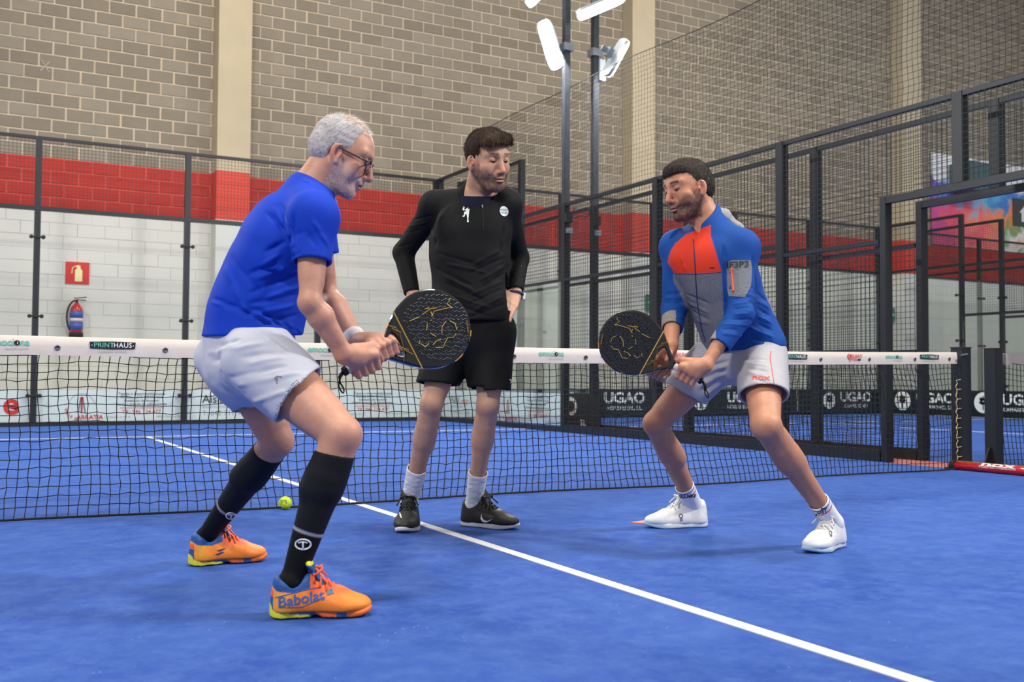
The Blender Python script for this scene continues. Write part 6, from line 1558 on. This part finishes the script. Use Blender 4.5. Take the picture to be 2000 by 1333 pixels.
def racket(butt, tip, label, flip=1, art=1, nrm=None):
    butt = np.asarray(butt, float); A = unit(tip - butt); n = -CD if nrm is None else nrm; n = unit(n - A * (n @ A)); V = np.cross(n, A) * flip
    root = empty('padel_racket', tuple(butt), label, 'racket', 'padel rackets')
    P = lambda u, v, h=0.0: butt + A * u + V * v + n * h
    outer = OUT + [(u, -v) for u, v in OUT[-2::-1]]
    inner = HOLE + [(u, -v) for u, v in HOLE[-2:0:-1]]
    def smooth_loop(L, m=3):
        L = np.array(L); N = len(L); out = []
        for i in range(N):
            p0, p1, p2, p3 = (L[(i + k) % N] for k in (-1, 0, 1, 2))
            for t in np.arange(m) / m: out.append(.5 * (2 * p1 + (p2 - p0) * t + (2 * p0 - 5 * p1 + 4 * p2 - p3) * t * t + (3 * p1 - p0 - 3 * p2 + p3) * t ** 3))
        return out
    outer, inner = smooth_loop(outer), smooth_loop(inner)
    # faces: outline with the throat opening, both sides, plus rounded rim
    bm = bmesh.new(); rings = []
    def ring(L, inset, h):
        c = np.mean(L, 0); return [bm.verts.new(P(*(np.array(q)), h)) for q in L]
    def inset_loop(L, d):
        L = np.array(L); N = len(L); t = np.roll(L, -1, 0) - np.roll(L, 1, 0); t /= np.linalg.norm(t, axis=1)[:, None] + 1e-9; return L + np.stack([-t[:, 1], t[:, 0]], 1) * d
    area = lambda L: .5 * sum(a[0] * b[1] - b[0] * a[1] for a, b in zip(L, L[1:] + L[:1]))
    so = 1 if area([tuple(q) for q in outer]) > 0 else -1; si = 1 if area([tuple(q) for q in inner]) > 0 else -1
    TH = .018
    prof = [(.006, TH), (.0018, TH - .003), (0, TH - .008), (0, -TH + .008), (.0018, -TH + .003), (.006, -TH)]
    def skirt(L, sgn):
        rs = [ring(inset_loop(L, sgn * d), 0, h) for d, h in prof]; N = len(L)
        for a, b in zip(rs[:-1], rs[1:]):
            for i in range(N): bm.faces.new((a[i], a[(i + 1) % N], b[(i + 1) % N], b[i]))
        return rs
    ro = skirt(outer, so); ri = skirt(inner, -si)
    for k in (0, -1):
        ed = []
        for L in (ro[k], ri[k]):
            for i in range(len(L)):
                e = bm.edges.get((L[i], L[(i + 1) % len(L)])); ed.append(e)
        bmesh.ops.triangle_fill(bm, use_beauty=True, use_dissolve=False, edges=ed)
    bmesh.ops.recalc_face_normals(bm, faces=bm.faces)
    me = bpy.data.meshes.new('frame'); bm.to_mesh(me); bm.free(); fo = link_mesh('frame', me, M_FRAMEGLOSS, root)
    # face plate (matt) just proud of the frame, above the print line
    face = [(u, v) for u, v in inset_loop(outer, so * .0085) if u > .232]
    for sgn, nm in ((1, 'hitting_face'), (-1, 'hitting_face')):
        mb = MB(); pts = [P(u, v, sgn * (TH + .0006)) for u, v in face]; b = len(mb.v); mb.v += [tuple(q) for q in pts]; mb.face(*range(len(pts))); mb.build(nm, M_CARBON, root)
    hs = []; mbh = MB(); mbs = MB()
    for r in range(-8, 9):
        for c in range(-9, 10):
            u, v = .335 + r * .0145, c * .0145 + (.00725 if r % 2 else 0)
            if ((u - .333) / .112) ** 2 + (v / .117) ** 2 > .95 or u < .246: continue
            isl = (abs(r) + abs(c)) % 3 == 0
            if isl: mbh.lathe(P(u, v, TH + .0008), n, [(0, .0042), (.0004, .0042)], 10)
            for s_ in (0, 1):
                uu, vv = u + (.0 if s_ == 0 else .0072), v + (.0 if s_ == 0 and not isl else .0072)
                if ((uu - .333) / .112) ** 2 + (vv / .117) ** 2 > 1: continue
                b = len(mbs.v); h = .0020; a_, w_ = .0066, .0040
                d1 = A * .8 + V * .6; d2 = V * .8 - A * .6; c0 = P(uu, vv, TH + .0005)
                mbs.v += [tuple(c0 + d1 * a_), tuple(c0 + d2 * w_), tuple(c0 - d1 * a_), tuple(c0 - d2 * w_), tuple(c0 + n * h + d1 * .0015), tuple(c0 + n * h - d1 * .0015)]
                for q in ((0, 1, 4), (1, 5, 4), (1, 2, 5), (2, 3, 5), (3, 4, 5), (3, 0, 4)): mbs.face(*(b + i for i in q))
    o = mbh.build('holes', M_HOLE, root); o['kind'] = 'stuff'; o = mbs.build('raised_scales', M_SCALE, root); o['kind'] = 'stuff'
    def gold(pts, r=.0016, m=None, nm='gold_line'): MB().tube([P(u, v, TH + .0022) for u, v in pts], r, 5, ref=tuple(n)).build(nm, m or M_GOLD, root)
    gold([(.229, -.103), (.229, .103)], .002)
    # broken gold outline drawing on the face
    art_lines = [[(.30, .062), (.322, .072), (.335, .062), (.352, .05), (.37, .058), (.384, .05)], [(.392, .04), (.396, .02), (.384, .004)], [(.372, .0), (.352, .01), (.34, .03)], [(.33, .046), (.312, .044), (.296, .05)],
                 [(.286, .04), (.27, .045), (.262, .03)], [(.318, .03), (.306, .012)], [(.30, -.002), (.312, -.02)], [(.325, -.024), (.332, -.024)], [(.34, -.034), (.34, -.05)],
                 [(.262, -.052), (.30, -.05)], [(.31, -.053), (.322, -.055), (.345, -.058), (.365, -.052)], [(.326, -.066), (.342, -.062)], [(.335, -.035), (.352, -.046), (.40, -.036), (.412, -.03)], [(.412, -.03), (.402, -.05), (.415, -.055), (.418, -.062)], [(.264, .018), (.256, .028)]]
    for L in art_lines: gold([(u, art * v) for u, v in L], .0013)
    gold([(.437, .026), (.422, .066)], .0028, M_GOLDDIM, 'side_lettering'); 
    for u, v0, v1 in ((.222, .05, .02), (.216, .03, .01), (.212, -.05, -.07), (.22, -.03, -.055)): gold([(u, v0), (u - .02, v1)], .0022, M_GOLDDIM, 'throat_lettering')
    gold([(.185, .055), (.205, .02), (.215, -.03), (.21, -.06)], .0012, M_GOLDDIM)
    for L in ([(.34, .1285), (.36, .1245), (.375, .1185)], [(.425, .078), (.436, .062)], [(.20, -.077), (.185, -.063)]): MB().tube([P(u, v, TH - .006) for u, v in L], .0035, 6, ref=tuple(n)).build('rim_accent', mat('amber_rim', (206, 140, 50), .3), root)
    # handle
    hx = n * .0155; hy = V * .0135
    def octo(u, k): return [butt + A * u + k * (hx * math.cos(t) + hy * math.sin(t)) for t in np.linspace(.39, .39 + 6.283, 9)[:-1]]
    mb = MB(); us = np.linspace(.012, .135, 22)
    for i, u in enumerate(us):
        b = len(mb.v); mb.v += [tuple(q) for q in octo(u, 1.03 + .03 * (i % 3 == 0))]
        if i:
            for k in range(8): l = (k + 1) % 8; mb.face(b - 8 + k, b - 8 + l, b + l, b + k)
    mb.face(*range(8)); mb.build('grip', M_OVERGRIP, root, True)
    mb = MB(); b0 = [(0, 1.1), (.004, 1.2), (.012, 1.2), (.014, 1.0)]
    for i, (u, k_) in enumerate(b0):
        b = len(mb.v); mb.v += [tuple(q) for q in octo(u, k_)]
        if i:
            for k in range(8): l = (k + 1) % 8; mb.face(b - 8 + k, b - 8 + l, b + l, b + k)
    mb.face(*range(8)); mb.build('butt_cap', M_RUBBER, root)
    mb = MB().tube([butt, butt - A * .012 - A3(0, 0, .012), butt - A * .012 - A3(0, 0, .03)], .006, 6)
    mb.tube([butt - A * .012 + A3(0, 0, -.03) + CR * .006 * math.sin(t) + CR * .006 * (1 - math.cos(t)) - A3(0, 0, .015) * (1 - math.cos(t)) for t in np.linspace(0, 6.283, 17)[:-1]], .0028, 6, closed=True).build('wrist_cord', M_RUBBER, root, True)
    return root
racket(P1_BUTT, P1_TIP, 'black and gold padel racket held by the player in the blue shirt', -1, 1)
racket(P3_BUTT, P3_TIP, 'black and gold padel racket held by the player in the jacket', 1, 1)
